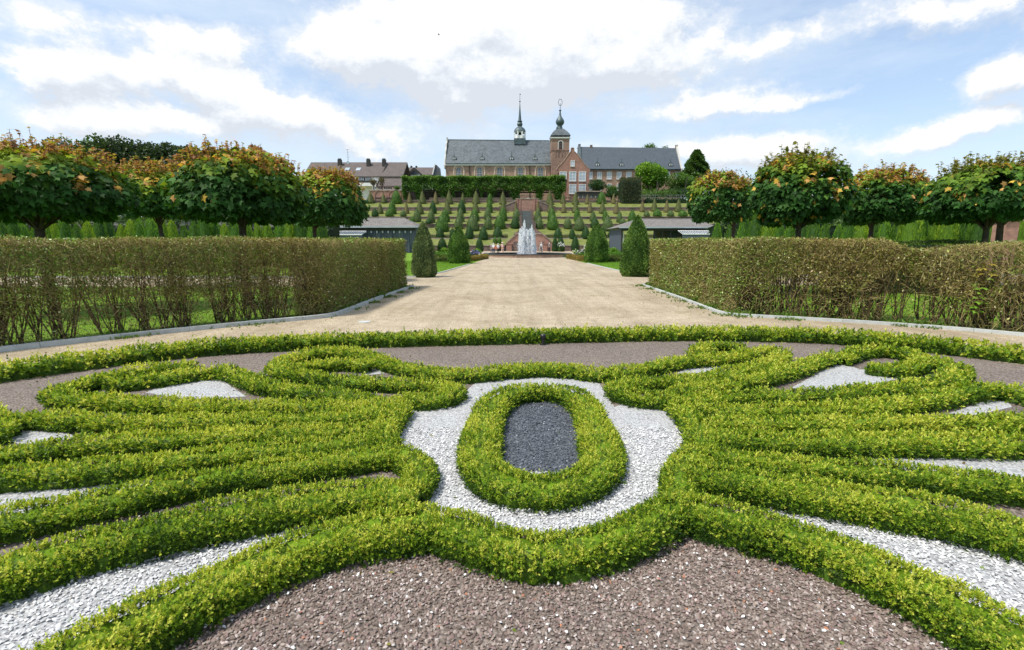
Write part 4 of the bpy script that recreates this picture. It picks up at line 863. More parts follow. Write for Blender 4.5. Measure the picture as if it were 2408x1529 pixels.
# ------------------------------------------------------------------ terrace walls
def wall_run(x0, x1, Y, z0, z1, lab, th=.5):
    r = empty('terrace_wall', (0, 0, 0), lab, 'wall', 'stone retaining walls of the terraces')
    MB().box(x0, x1, Y-.05, Y+th, z0-.3, z1).build('wall_face', M['sandstone'], r)
    MB().box(x0, x1, Y-.13, Y+th, z1, z1+.13).build('coping', M['coping'], r)
SX = at(1238, 520, 120).x
names = ['lowest', 'second', 'third', 'fourth', 'uppermost']
WL = [(97., 0., PROF[1][1]), (118., PROF[4][1], PROF[5][1]), (126., PROF[6][1], PROF[7][1]), (134., PROF[8][1], PROF[9][1]), (142., PROF[10][1], PROF[11][1])]
for nm, (Y, z0, z1) in zip(names, WL):
    cxs = at(1238, 520, Y).x; gapw = {97.: 5.6, 118.: 1.5, 126.: 1.6, 134.: 3.4, 142.: 3.}[Y]
    wall_run(-75, cxs-gapw, Y, z0, z1-.13, f'{nm} brown stone retaining wall left of the terrace stairs')
    wall_run(cxs+gapw, 75, Y, z0, z1-.13, f'{nm} brown stone retaining wall right of the terrace stairs')
# low kerb lines and clipped edging on the lower slope
for i, (Y, yy) in enumerate([(103.5, 562), (105.3, 559), (107.2, 556.5), (109., 553.5)]):
    z = terr(Y)
    for sgn, nm in ((-1, 'left'), (1, 'right')):
        cxs = at(1238, 520, Y).x; xa, xb = (cxs-48, cxs-4) if sgn < 0 else (cxs+4, cxs+48)
        if i % 3 == 0:
            r = MB().box(xa, xb, Y-.1, Y+.15, z-.1, z+.22).build('path_edging', M['coping']); tag(r, f'pale stone edging {["below","","","above"][i]} the low hedges, {nm} of the stairs', 'edging')
        else:
            leafy_block(resample([(xa, Y), (xb, Y)], 1., smooth=0), .5, .38, 'low_hedge', f'low yellow-green hedge {["","nearer","farther",""][i]} row on the lower slope, {nm} of the stairs', [(.10, .12, .03), (.17, .19, .04), (.27, .24, .06)], z0=z, leaf=.2, dens=30, wob=.1, group='low hedges on the lower slope')
# stairs
def stairs():
    r = empty('terrace_stairs', (0, 0, 0), 'dark stone flight with brick piers climbing the middle of the terraces', 'stairs')
    x = at(1238.5, 520, 124).x; mb = MB(); z0 = zat(553, 110); z1 = zat(497, 133); n = 40; hw = 1.22
    for i in range(n):
        a = 110+(133-110)*i/n; zs = max([z0+(z1-z0)*(i+1)/n, terr(a+.6)+.12] + ([zs] if i else [])); mb.box(x-hw, x+hw, a, 133.2, zs-1.2, zs+.0005*i)
    mb.build('steps', M['steps'], r)
    for s in (-1, 1):
        mb = MB()
        for i in range(12):
            a = 110+(133-110)*i/12; b = 110+(133-110)*(i+1)/12; z = z0+(z1-z0)*(i+1)/12
            mb.box(x+s*(hw+.02), x+s*(hw+.42), a, b-.01, terr(a)-.6, z+.35)
            if i % 3 == 0: mb.box(x+s*(hw-.02), x+s*(hw+.62), a-.3, a+.3, terr(a)-.6, z+.95)
        mb.build('balustrade', M['sandstone'], r)
stairs()
def upper_block():
    r = empty('stair_landing_wall', (0, 0, 0), 'pink brick landing wall with sloping side walls above the stairs', 'wall')
    Y = 133.3; a = at(1213, 497, Y); b = at(1266, 497, Y); zt = at(1240, 468, Y).z
    MB().box(a.x, b.x, Y, 142.5, a.z-1, zt).build('wall_face', M['pinkbrick'], r)
    MB().box(a.x-.1, b.x+.1, Y-.12, Y+.4, zt, zt+.15).build('coping', M['coping'], r)
    for px in (1216, 1223, 1257, 1263):
        q = at(px, 497, Y-.14); MB().box(q.x-.16, q.x+.16, Y-.16, Y-.01, q.z-1, zt-.05).build('pilaster', M['redbrick'], r)
    for s in (-1, 1):
        xe = a.x if s < 0 else b.x; x2 = xe+s*4.2; z2 = at(1240, 489, Y).z
        pts = [(xe+s*.02, a.z-1), (x2, a.z-1), (x2, z2), (xe+s*.02, zt-.6)]
        MB().prism(pts, Y-.4, Y-.02).build('side_wall', M['sandstone'], r)
        MB().prism([(xe+s*.02, zt-.6), (x2+s*.1, z2), (x2+s*.1, z2+.16), (xe+s*.02, zt-.42)], Y-.5, Y+.05).build('coping', M['coping'], r)
        MB().box(x2-.3, x2+.3, Y-.6, Y+.1, a.z-1, z2+.4).build('pier', M['sandstone'], r)
    g = at(1242, 463, 142.6); mb = MB()
    for k in range(9): mb.bar((a.x+.6+k*(b.x-a.x-1.2)/8, 142.6, ZTOP-.1), (a.x+.6+k*(b.x-a.x-1.2)/8, 142.6, ZTOP+1.1), .04)
    mb.bar((a.x+.6, 142.6, ZTOP+1.1), (b.x-.6, 142.6, ZTOP+1.1), .06); mb.bar((a.x+.6, 142.6, ZTOP+.2), (b.x-.6, 142.6, ZTOP+.2), .05)
    mb.build('gate', M['black'], r)
    MB().box(g.x-.45, g.x+.45, 142.45, 142.52, ZTOP+.1, ZTOP+.5).build('notice_board', M['whitep'], r)
upper_block()
def lower_block():
    r = empty('double_stair', (0, 0, 0), 'brick double stair behind the fountain with two slanting wing walls', 'stairs')
    Y = 97.; cx = at(1244, 570, Y).x; zt = at(1240, 551, Y).z; x0 = at(1190, 590, Y).x; x1 = at(1300, 590, Y).x; xa = at(1214, 570, Y).x; xb = at(1274, 570, Y).x
    ze = at(1240, 573, Y).z
    pts = [(x0, -.1), (x1, -.1), (x1, ze), (xb, zt), (xa, zt), (x0, ze)]
    MB().prism(pts, Y-.6, Y+11).build('wall_face', M['pinkbrick'], r)
    for (p, q) in (((x0-.15, ze), (xa, zt)), ((xb, zt), (x1+.15, ze))):
        MB().prism([p, q, (q[0], q[1]+.2), (p[0], p[1]+.2)], Y-.75, Y-.1).build('coping', M['coping'], r)
    MB().box(xa, xb, Y-.75, Y-.1, zt, zt+.2).build('coping', M['coping'], r)
    for px in (1198.5, 1282):
        q = at(px, 590, Y-1); MB().box(q.x-.38, q.x+.38, Y-1.3, Y-.62, 0, 1.35).box(q.x-.46, q.x+.46, Y-1.38, Y-.61, 1.352, 1.5).build('pier', M['redbrick'], r)
    for s, e in (('l', -1), ('r', 1)):
        xx = cx+e*2.6
        MB().prism([(xx-.7, -.05), (xx+.7, -.05), (xx+.7, 1.2), (xx+.4, 1.7), (xx, 1.9), (xx-.4, 1.7), (xx-.7, 1.2)], Y-.64, Y-.61).build('niche', M['sandstone'], r)
    for e in (-1, 1):
        mb = MB()
        for k in range(8): mb.box(cx+e*(.2+k*.5)-.02*e, cx+e*(.7+k*.5)-.04*e, Y+1, Y+11.5, zt-.2, zt+.15+.0*k)
    for e in (-1, 1):
        MB().prism([(cx+e*3.2, zt), (cx+e*.9, zt+1.6), (cx+e*.9, zt+.01), (cx+e*1.2, zt+.0)], Y+4, Y+4.3).build('balustrade', M['sandstone'], r)
lower_block()
# ------------------------------------------------------------------ fountain
def fountain():
    fx = at(1240, 600, 59).x; y0 = G(1240, 606.5).y; R = 5.35; cy = y0+R*.92
    r = empty('fountain_basin', (fx, cy, 0), 'wide low round stone fountain basin at the end of the central path', 'fountain')
    n = 12; mb = MB(); a0 = math.pi/n
    mb.lathe([(R, 0), (R, .30), (R-.42, .30), (R-.42, .12), (R-.45, 0)], 0, 0, n, a0); mb.build('basin_wall', M['sand2'], r)
    mb = MB(); mb.lathe([(R+.08, .302), (R+.08, .40), (R-.5, .40), (R-.5, .302)], 0, 0, n, a0); mb.build('rim', M['darkstone'], r)
    mb = MB(); mb.poly([((R-.44)*math.cos(a0+2*math.pi*k/n), (R-.44)*math.sin(a0+2*math.pi*k/n), .24) for k in range(n)]); o = mb.build('pool_surface', M['water'], r)
    # water jets: a thing of its own, falling inside the basin
    nb = NB(); jets = [(-.85, .0, 3.1), (-.62, .3, 3.35), (-.35, -.2, 4.05), (-.1, .35, 3.0), (.08, -.3, 2.9), (.3, .2, 3.05), (.55, -.1, 3.5), (.8, .1, 2.9), (-.5, -.5, 2.4), (.5, .55, 2.5), (0., .0, 3.0), (.68, -.4, 2.5), (-.75, -.3, 2.3)]
    for (jx, jy, h) in jets:
        m = 1500; u = rng.uniform(0, 1, m)**.8; z = .26+h*(1-u**1.6)*rng.uniform(.9, 1.02, m); sp = .05+.36*u**1.1; P = np.c_[jx+rng.normal(0, 1, m)*sp*.42, jy+rng.normal(0, 1, m)*sp*.42, z]
        D = np.c_[rng.normal(0, .05, m), rng.normal(0, .05, m), -np.ones(m)]; Ln = rng.uniform(.10, .42, m); leaves(nb, P, D, Ln, rng.uniform(.04, .09, m), np.tile((.9, .95, 1), (m, 1)))
        m = 240; z = .26+h*rng.uniform(.2, 1.03, m); P = np.c_[jx+rng.normal(0, .02, m), jy+rng.normal(0, .02, m), z]; leaves(nb, P, np.c_[rng.normal(0, .03, m), rng.normal(0, .03, m), -np.ones(m)], rng.uniform(.2, .5, m), .05, np.tile((.9, .95, 1), (m, 1)))
    m = 1500; a = rng.uniform(0, 6.28, m); q = rng.uniform(.1, 1.25, m); P = np.c_[np.cos(a)*q, np.sin(a)*q, .25+rng.exponential(.25, m)]; leaves(nb, P, rdir(m), rng.uniform(.02, .09, m), .04, np.tile((.9, .95, 1), (m, 1)))
    m = 4200; P = np.c_[rng.normal(.15, .62, m), rng.normal(0, .45, m), .3+2.9*rng.beta(1.1, 2.2, m)]; leaves(nb, P, rdir(m), .03, .02, np.tile((.9, .95, 1), (m, 1)))
    o = nb.build('water_jets', M['spray']); o.location = (fx, cy, 0); tag(o, 'tall white water jets spraying up from the middle of the fountain basin', 'water jet')
    return fx, cy
FX, FY = fountain()

# ------------------------------------------------------------------ buildings
def X2(x): return 980.6+.2909*x
def Y2(y): return 210.1+.2909*y
def X1(x): return 700.4+.26177*x
def Y1(y): return 210.1+.26177*y
def B2(x, y, Y): return at(X2(x), Y2(y), Y)
def B1(x, y, Y): return at(X1(x), Y1(y), Y)
def arcpts(cx, cz, r, rz, n=12): return [(cx+r*math.cos(math.pi*k/n), cz+rz*math.sin(math.pi*k/n)) for k in range(n+1)]
def arch_poly(cx, z0, zs, r, rz): return [(cx-r, z0)]+[(cx+r, z0)]+arcpts(cx, zs, r, rz)
def band(mb, inner, outer, y0, y1):
    "ring of equal point lists, extruded"
    n = len(inner)
    for k in range(n-1):
        a, b, c, d = outer[k], outer[k+1], inner[k+1], inner[k]
        mb.prism([a, b, c, d], y0, y1)
def rect_window(par, cx, cz, w_, h, Y, nx=2, nz=3, fr=.10, glass='palepane', frame='whitep', sill=True, th=.12):
    x0, x1, z0, z1 = cx-w_/2, cx+w_/2, cz-h/2, cz+h/2
    f = MB(); f.box(x0, x0+fr, Y-th, Y-.005, z0, z1).box(x1-fr, x1, Y-th, Y-.005, z0, z1).box(x0+fr, x1-fr, Y-th, Y-.005, z1-fr, z1).box(x0+fr, x1-fr, Y-th, Y-.005, z0, z0+fr)
    for k in range(1, nx): xx = x0+(x1-x0)*k/nx; f.box(xx-fr*.3, xx+fr*.3, Y-th*.7, Y-.006, z0+fr, z1-fr)
    for k in range(1, nz): zz = z0+(z1-z0)*k/nz; f.box(x0+fr, x1-fr, Y-th*.62, Y-.007, zz-fr*.22, zz+fr*.22)
    wn = f.build('window', M[frame], par)
    MB().box(x0+fr*.9, x1-fr*.9, Y-th*.35, Y-.01, z0+fr*.9, z1-fr*.9).build('pane', M[glass], wn)
    if sill: MB().box(x0-.1, x1+.1, Y-th-.08, Y-.004, z0-.14, z0-.003).build('sill', M['concrete'], wn)
    return wn
def dormer(par, px, pyb, pyt, pys, conv, Yr, sc=1.):
    b = conv(px, pyb, Yr); t = conv(px, pyt, Yr); sp = conv(px, pys, Yr); w_ = .5*sc; zt = t.z
    d = MB().prism([(b.x-w_, b.z), (b.x+w_, b.z), (b.x+w_, b.z+(zt-b.z)*.55), (b.x, zt), (b.x-w_, b.z+(zt-b.z)*.55)], Yr-.5, Yr+1.7)
    d = d.build('dormer', M['lead'], par)
    MB().box(b.x-w_*.62, b.x+w_*.62, Yr-.56, Yr-.52, b.z+.12, b.z+(zt-b.z)*.5).build('window', M['whitep'], d)
    MB().box(b.x-w_*.3, b.x+w_*.3, Yr-.60, Yr-.565, b.z+.2, b.z+(zt-b.z)*.42).build('opening', M['black'], d)
    MB().bar((b.x, Yr, zt-.1), (b.x, Yr, sp.z), .17, 6, .05).build('finial', M['lead'], d)
# church nave
def nave():
    Y = 165.; r = empty('abbey_church', (0, 0, 0), 'long brick abbey church nave with slate roof and round-arched windows', 'church')
    xl = B2(231, 600, Y).x; xr = B2(1092, 600, Y).x; ze = B2(600, 603, Y).z; zt = B2(600, 596, Y).z
    Yb = Y+15.4; Ym = Y+7.7; zrl = B2(250, 409, Ym).z; zrr = B2(1090, 417, Ym).z; xrl = B2(250, 409, Ym).x
    mb = MB().box(xl, xr, Y, Yb, ZTOP-1, ze); mb.prism([(0, 0)]*3, 0, 0) if False else None
    mb.poly([(xl, Y, ze), (xl, Ym, zrl-.4), (xl, Yb, ze)]); mb.poly([(xr, Yb, ze), (xr, Ym, zrr-.4), (xr, Y, ze)])
    mb.build('wall', M['brick'], r)
    mb = MB(); e0 = (xl+.1, Y-.55, zt-.15); e1 = (xr+.2, Y-.55, zt-.15); g0 = (xl+.1, Ym, zrl); g1 = (xr+.2, Ym, zrr); h0 = (xl+.1, Yb+.5, zt-.15); h1 = (xr+.2, Yb+.5, zt-.15)
    mb.poly([e0, e1, g1, g0]); mb.poly([g0, g1, h1, h0])
    dn = lambda p: (p[0], p[1], p[2]-.25)
    mb.poly([dn(g0), dn(g1), dn(e1), dn(e0)]); mb.poly([e0, dn(e0), dn(e1), e1]); mb.poly([g0, dn(g0), dn(e0), e0]); mb.poly([e1, dn(e1), dn(g1), g1])
    rf = mb.build('roof', M['slate'], r)
    mb = MB(); mb.bar((xl+.1, Ym, zrl+.05), (xr, Ym, zrr+.05), .14, 6); mb.build('ridge', M['lead'], rf)
    MB().box(xl-.05, xr-.1, Y-.42, Y-.003, ze-.55, ze-.12).build('cornice', M['whitep'], r)
    MB().bar((xl, Y-.62, ze+.02), (xr, Y-.62, ze+.02), .13, 6).build('gutter', M['lead'], r)
    # shaped left gable parapet
    out = [(0, 0), (.0, .25), (.12, .45), (.1, .62), (.28, .78), (.62, .86), (.62, 1.0), (1, 1.0)]
    for sgn in (1, -1):
        mb = MB(); W2 = 8.2; pts = []
        zb = ze-.8; zh = B2(250, 393, Ym).z-zb
        prof = [(-8.3, -.6), (-8.3, .4), (-7.7, 1.2), (-7.2, 2.4), (-5.6, 4.2), (-5.2, 5.2), (-3.4, 6.9), (-3.0, 8.0), (-1.2, zh-1.2), (-1.1, zh), (1.1, zh), (1.2, zh-1.2), (3.0, 8.0), (3.4, 6.9), (5.2, 5.2), (5.6, 4.2), (7.2, 2.4), (7.7, 1.2), (8.3, .4), (8.3, -.6)]
        i = 0; x0 = xl-.45; n = len(prof); mb.v = [(x0, Ym+a, zb+b) for a, b in prof]+[(x0+.38, Ym+a, zb+b) for a, b in prof]
        mb.f = [tuple(range(n))[::-1], tuple(range(n, 2*n))]+[(k, (k+1) % n, n+(k+1) % n, n+k) for k in range(n)]
        mb.build('gable_parapet', M['concrete'], r); break
    # windows
    for i, px in enumerate([338, 506, 668, 834, 997]):
        c = B2(px, 660, Y); cx = c.x; zs = B2(px, 655, Y).z; z0 = B2(px, 735, Y).z; ro = 44*.2909*Y/F
        oi = arch_poly(cx, z0, zs, ro-.45, (ro-.45)*1.0); oo = arch_poly(cx, z0, zs, ro, ro*1.0)
        mb = MB(); band(mb, oi[1:]+[oi[0]], oo[1:]+[oo[0]], Y-.16, Y-.002); sf = mb.build('window_surround', M['tanstone'], r)
        wi = ro*.58; ii = arch_poly(cx, z0, zs-.3, wi-.14, (wi)*1.2); io = arch_poly(cx, z0, zs-.3, wi, (wi+.15)*1.2)
        mb = MB(); band(mb, ii[1:]+[ii[0]], io[1:]+[io[0]], Y-.14, Y-.003); wn = mb.build('window', M['tanstone'], r)
        MB().prism(ii, Y-.05, Y-.004).build('pane', M['darkglass'], wn)
        mb = MB()
        for k in (-.5, 0, .5): mb.box(cx+k*wi-.05, cx+k*wi+.05, Y-.10, Y-.052, z0, zs+wi*(.75 if k == 0 else .45))
        for k in range(5): zz = z0+.5+k*(zs-z0)/4; mb.box(cx-wi*.9, cx+wi*.9, Y-.08, Y-.053, zz-.035, zz+.035) if zz < zs+.4 else None
        mb.build('frame', M['concrete'], wn)
    for px in (425, 912, 1078):
        c = B2(px, 600, Y); MB().bar((c.x, Y-.2, ZTOP), (c.x, Y-.2, ze-.1), .11, 6).build('downpipe', M['black'], r)
    # small dormers on the roof slope
    for px in (301, 527, 765, 953): dormer(r, px, 572, 540, 508, B2, Y+1.0, 1.45)
    # ridge turret
    T = Ym; c = B2(831, 400, T); cx = c.x; sc = .2909*T/F
    zz = lambda py: B2(831, py, T).z
    tu = MB().box(cx-44*sc, cx+44*sc, T-44*sc, T+44*sc, zz(455), zz(405)).build('ridge_turret', M['lead'], r)
    mb = MB()
    for k in range(8):
        a = math.pi/8+k*math.pi/4; x = cx+43*sc*math.cos(a); y = T+43*sc*math.sin(a); mb.box(x-.22, x+.22, y-.22, y+.22, zz(404), zz(349))
    for k in range(8):
        a = math.pi/8+k*math.pi/4; b = a+math.pi/4
        for z_, h in ((zz(404), 1.0), (zz(356), .5)):
            p = (cx+42*sc*math.cos(a), T+42*sc*math.sin(a)); q = (cx+42*sc*math.cos(b), T+42*sc*math.sin(b))
            mb.poly([(p[0], p[1], z_), (q[0], q[1], z_), (q[0], q[1], z_+h), (p[0], p[1], z_+h)])
            mb.poly([(p[0]*.995+cx*.005, p[1]*.999+T*.001, z_+h), (q[0]*.995+cx*.005, q[1]*.999+T*.001, z_+h), (q[0]*.995+cx*.005, q[1], z_), (p[0]*.995+cx*.005, p[1], z_)])
    mb.build('lantern', M['whitep'], tu)
    mb = MB(); mb.lathe([(.95, zz(392)), (.9, zz(385)), (.55, zz(365)), (.35, zz(355))], cx, T, 10); mb.build('bell', M['black'], tu)
    pf = [(48, 349), (47, 345), (44, 335), (38, 322), (28, 312), (18, 305), (15, 300), (20, 292), (22, 282), (17, 272), (15, 266), (20, 263), (20, 259), (14, 256), (11, 240), (8, 200), (5, 160), (3, 125), (1.5, 100)]
    mb = MB(); mb.lathe([(a*sc, zz(b)) for a, b in pf], cx, T, 12, math.pi/12); mb.build('spire', M['lead'], tu, smooth=False)
    mb = MB(); mb.bar((cx, T, zz(105)), (cx, T, zz(42)), .09, 6, .04); mb.lathe([(.02, zz(104)), (.3, zz(101)), (.3, zz(98)), (.02, zz(95))], cx, T, 8); mb.box(cx-.1, cx+.28, T-.02, T+.02, zz(45), zz(37)); mb.build('weather_vane', M['black'], tu)
nave()
def tower():
    Y = 162.5; r = empty('church_tower', (0, 0, 0), 'square brick church tower topped by a dark onion dome', 'tower'); sc = .2909*Y/F
    xl = B2(1087, 500, Y).x; xr = B2(1231, 500, Y).x; cx = (xl+xr)/2; hw = (xr-xl)/2; cy = Y+hw
    zz = lambda py: B2(1160, py, Y).z
    zc = lambda py: B2(1160, py, cy).z
    MB().box(xl, xr, Y, Y+2*hw, ZTOP-1, zz(396)).build('shaft', M['towerbrick'], r)
    MB().box(xl-.12, xr+.12, Y-.12, Y+2*hw+.12, zz(494), zz(490)).build('string_course', M['pinkbrick'], r)
    MB().box(xl-.16, xr+.16, Y-.16, Y+2*hw+.16, zz(399.), zz(393)).box(xl-.35, xr+.35, Y-.35, Y+2*hw+.35, zz(392.8), zz(388)).build('cornice', M['whitep'], r)
    # belfry window
    wx = B2(1161, 450, Y).x; z0 = zz(487); zs = zz(436); w_ = 14*sc
    a = arch_poly(wx, z0, zs, w_, w_); b = arch_poly(wx, z0, zs, w_+.32, w_+.32)
    mb = MB(); band(mb, a[1:]+[a[0]], b[1:]+[b[0]], Y-.12, Y-.002); wn = mb.build('belfry_window', M['concrete'], r)
    MB().prism(a, Y-.04, Y-.003).build('opening', M['darkwood'], wn)
    mb = MB(); [mb.box(wx-w_, wx+w_, Y-.1, Y-.045, z0+k*.42, z0+k*.42+.16) for k in range(int((zs-z0)/.42)+1)]; mb.build('louvres', pmat('louvre_wood', (.16, .09, .09), .8), wn)
    for px in (1133, 1160, 1187):
        c = B2(px, 530, Y); q = arch_poly(c.x, zz(550), zz(513), 8*sc, 8*sc); q2 = arch_poly(c.x, zz(550), zz(513), 10.5*sc, 10.5*sc)
        mb = MB(); band(mb, q[1:]+[q[0]], q2[1:]+[q2[0]], Y-.08, Y-.003); mb.build('blind_arch', M['sandstone'], r)
    # bell-shaped square roof
    pf = [(77, 388), (74, 384), (66, 370), (56, 356), (44, 342), (34, 332), (30, 327)]
    mb = MB(); mb.lathe([(a*sc*1.414, zc(b)) for a, b in pf], cx, cy, 4, math.pi/4); rf = mb.build('roof', M['slate'], r)
    pf = [(26, 334), (22, 320), (19, 305), (17, 297), (23, 289), (30, 280), (33.5, 268), (33, 257), (28, 245), (19, 232), (11, 218), (7, 200), (5, 178), (2, 165)]
    mb = MB(); mb.lathe([(a*sc, zc(b)) for a, b in pf], cx, cy, 16); mb.build('onion_dome', M['lead'], rf, smooth=True)
    kx = B2(1131, 320, cy).x
    mb = MB(); mb.lathe([(8*sc, zc(345)), (9*sc, zc(322)), (6*sc, zc(310)), (1*sc, zc(304))], kx, cy-1., 10); mb.build('stair_turret', M['lead'], rf, smooth=True)
    tx = cx; mb = MB(); mb.bar((tx, cy, zc(168)), (tx, cy, zc(112)), .1, 6, .05); mb.lathe([(.05, zc(178)), (.42, zc(174)), (.42, zc(170)), (.05, zc(166))], tx, cy, 8)
    n = 12; rr = 1.0; zc_ = zc(106)
    for k in range(n):
        a = 2*math.pi*k/n; b = 2*math.pi*(k+1)/n; mb.bar((tx+rr*.6*math.cos(a), cy, zc_+rr*math.sin(a)), (tx+rr*.6*math.cos(b), cy, zc_+rr*math.sin(b)), .07, 5)
    mb.build('weather_vane', M['black'], rf)
tower()
def gable_house():
    Y = 157.; r = empty('gabled_house', (0, 0, 0), 'red brick house with curved gable and tall white windows beside the tower', 'house')
    xl = B2(1210, 700, Y).x; xr = B2(1393, 700, Y).x; p = lambda a, b: (B2(a, b, Y).x, B2(a, b, Y).z)
    prof = [p(1150, 712), p(1148, 665), p(1128, 650), p(1140, 628), p(1165, 605), p(1190, 575), p(1205, 552), p(1222, 528), p(1238, 508), p(1244, 502), p(1246, 474), p(1268, 474), p(1270, 502), p(1278, 508), p(1298, 528), p(1316, 552), p(1333, 575), p(1352, 605), p(1375, 628), p(1396, 650), p(1393, 665), (xr, ZTOP-1.5), (xl, ZTOP-1.5), p(1212, 712)]
    MB().prism(prof, Y, Y+.9).build('gable_wall', M['redbrick'], r)
    bz = p(1210, 665)[1]; zr = p(1257, 515)[1]; cxm = p(1257, 500)[0]; xa = p(1150, 650)[0]; xb = p(1393, 650)[0]
    MB().box(xa+.3, xr-.05, Y+.9, Y+9.5, ZTOP-1.5, bz).build('wall', M['redbrick'], r)
    mb = MB(); mb.prism([(xa, bz), (xb, bz), (cxm, zr)], Y+.92, Y+9.5); mb.build('roof', M['slate2'], r)
    mb = MB()
    for a, b in zip(prof[2:20], prof[3:21]):
        d = Vector((b[0]-a[0], b[1]-a[1])); 
        if d.length > .05: mb.bar((a[0], Y-.02, a[1]), (b[0], Y-.02, b[1]), .13, 5)
    mb.build('coping', M['sand2'], r)
    def win(x, y0, y1, w_, nz=3):
        a = B2(x, (y0+y1)/2, Y); h = (y1-y0)*.2909*Y/F; rect_window(r, a.x, a.z, w_*.2909*Y/F, h, Y, 2, nz, .13)
    win(1258, 578, 621, 31, 2)
    for x in (1181, 1258, 1336): win(x, 668, 722 if x == 1181 else 740, 55)
    for x in (1258, 1336): win(x, 771, 842, 55)
    c = p(1116, 690); MB().prism([(c[0]-.35, c[1]-3), (c[0]+.35, c[1]-3), (c[0]+.35, c[1]+2), (c[0], c[1]+3.2), (c[0]-.35, c[1]+2)], Y-.4, Y+.2).build('folded_parasol', M['black'], r) if False else None
    for px in (1298,):
        c = B2(px, 500, Y+5); MB().bar((c.x, Y+5, c.z-1.5), (c.x, Y+5, c.z+1.5), .06).bar((c.x-.35, Y+5, c.z+.8), (c.x+.35, Y+5, c.z+.8), .06).build('finial', M['black'], r)
    # small flat porch roof and bay at its foot
gable_house()
def right_wing():
    Y = 174.; r = empty('abbey_wing', (0, 0, 0), 'long brick abbey wing with plain slate roof right of the gabled house', 'building')
    xl = B2(1330, 600, Y).x; xr = B2(2140, 600, Y).x; ze = B2(1600, 646, Y).z; Ym = Y+6.5; zr0 = B2(1335, 465, Ym).z; zr1 = B2(2135, 476, Ym).z
    mb = MB().box(xl, xr, Y, Y+13, ZTOP-1, ze); mb.poly([(xl, Y, ze), (xl, Ym, zr0-.4), (xl, Y+13, ze)]); mb.poly([(xr, Y+13, ze), (xr, Ym, zr1-.4), (xr, Y, ze)]); mb.build('wall', M['brick'], r)
    mb = MB(); e0 = (xl+.1, Y-.5, ze-.1); e1 = (xr+.05, Y-.5, ze-.2); g0 = (xl+.1, Ym, zr0); g1 = (xr+.05, Ym, zr1); h0 = (xl+.1, Y+13.5, ze-.1); h1 = (xr+.05, Y+13.5, ze-.1)
    mb.poly([e0, e1, g1, g0]); mb.poly([g0, g1, h1, h0]); dn = lambda p: (p[0], p[1], p[2]-.25); mb.poly([dn(g0), dn(g1), dn(e1), dn(e0)]); mb.poly([e0, dn(e0), dn(e1), e1])
    rf = mb.build('roof', M['slate2'], r)
    MB().bar((xl, Y-.58, ze), (xr, Y-.58, ze-.08), .13, 6).build('gutter', M['lead'], r)
    MB().box(xl, xr-.1, Y-.3, Y-.003, ze-.7, ze-.3).build('cornice', M['pinkbrick'], r)
    for x, s in ((xl, -1), (xr, 1)):
        zr = zr0 if s < 0 else zr1; mb = MB(); prof = [(-.7, ze-1), (-.7, ze+.1), (0, ze+.7), (6.5-.6, zr+.35), (6.5-.5, zr+.8), (6.5+.5, zr+.8), (6.5+.6, zr+.35), (13.5, ze+.4), (13.5, ze-1)]; n = len(prof)
        mb.v = [(x-.3, Y+a, b) for a, b in prof]+[(x+.3, Y+a, b) for a, b in prof]; mb.f = [tuple(range(n))[::-1], tuple(range(n, 2*n))]+[(k, (k+1) % n, n+(k+1) % n, n+k) for k in range(n)]
        g = mb.build('gable_parapet', M['concrete' if s > 0 else 'lead'], r)
    for px in (1408, 1328, 2139):
        c = B2(px, 470, Ym); c.x = {1328: xl, 2139: xr}.get(px, c.x); MB().box(c.x-.4, c.x+.4, Ym-.4, Ym+.4, zr0-1.2, B2(px, 451 if px != 1328 else 444, Ym).z).build('chimney', M['sandstone'], rf)
    for px, w_ in ((1404, 28), (1475, 36), (1554, 37), (1633, 37), (1712, 40), (1800, 37), (1880, 37), (1955, 37), (2026, 35), (2104, 38)):
        a = B2(px, 697 if px < 2000 else 692, Y); rect_window(r, a.x, a.z, w_*.2909*Y/F, 56*.2909*Y/F, Y, 2, 3, .12)
    for px in (1404, 1475, 1554, 1633):
        a = B2(px, 790, Y); rect_window(r, a.x, a.z, 34*.2909*Y/F, 50*.2909*Y/F, Y, 2, 2, .12)
    for px in (1455, 1652, 1847, 2047): dormer(r, px, 622, 588, 556, B2, Y+1.0, 1.6)
right_wing()
def gabled_roof(par, xl, xr, Y0, Y1, ze, zr, mat, ov=.4, name='roof'):
    Ym = (Y0+Y1)/2; mb = MB(); e0, e1, g0, g1, h0, h1 = (xl-ov, Y0-ov, ze), (xr+ov, Y0-ov, ze), (xl-ov, Ym, zr), (xr+ov, Ym, zr), (xl-ov, Y1+ov, ze), (xr+ov, Y1+ov, ze)
    dn = lambda p: (p[0], p[1], p[2]-.3)
    mb.poly([e0, e1, g1, g0]); mb.poly([g0, g1, h1, h0]); mb.poly([dn(g0), dn(g1), dn(e1), dn(e0)]); mb.poly([dn(h0), dn(h1), dn(g1), dn(g0)]); mb.poly([e0, dn(e0), dn(e1), e1])
    mb.poly([e1, dn(e1), dn(g1), g1]); mb.poly([g1, dn(g1), dn(h1), h1]); mb.poly([g0, dn(g0), dn(e0), e0]); mb.poly([h0, dn(h0), dn(g0), g0])
    return mb.build(name, M[mat], par)
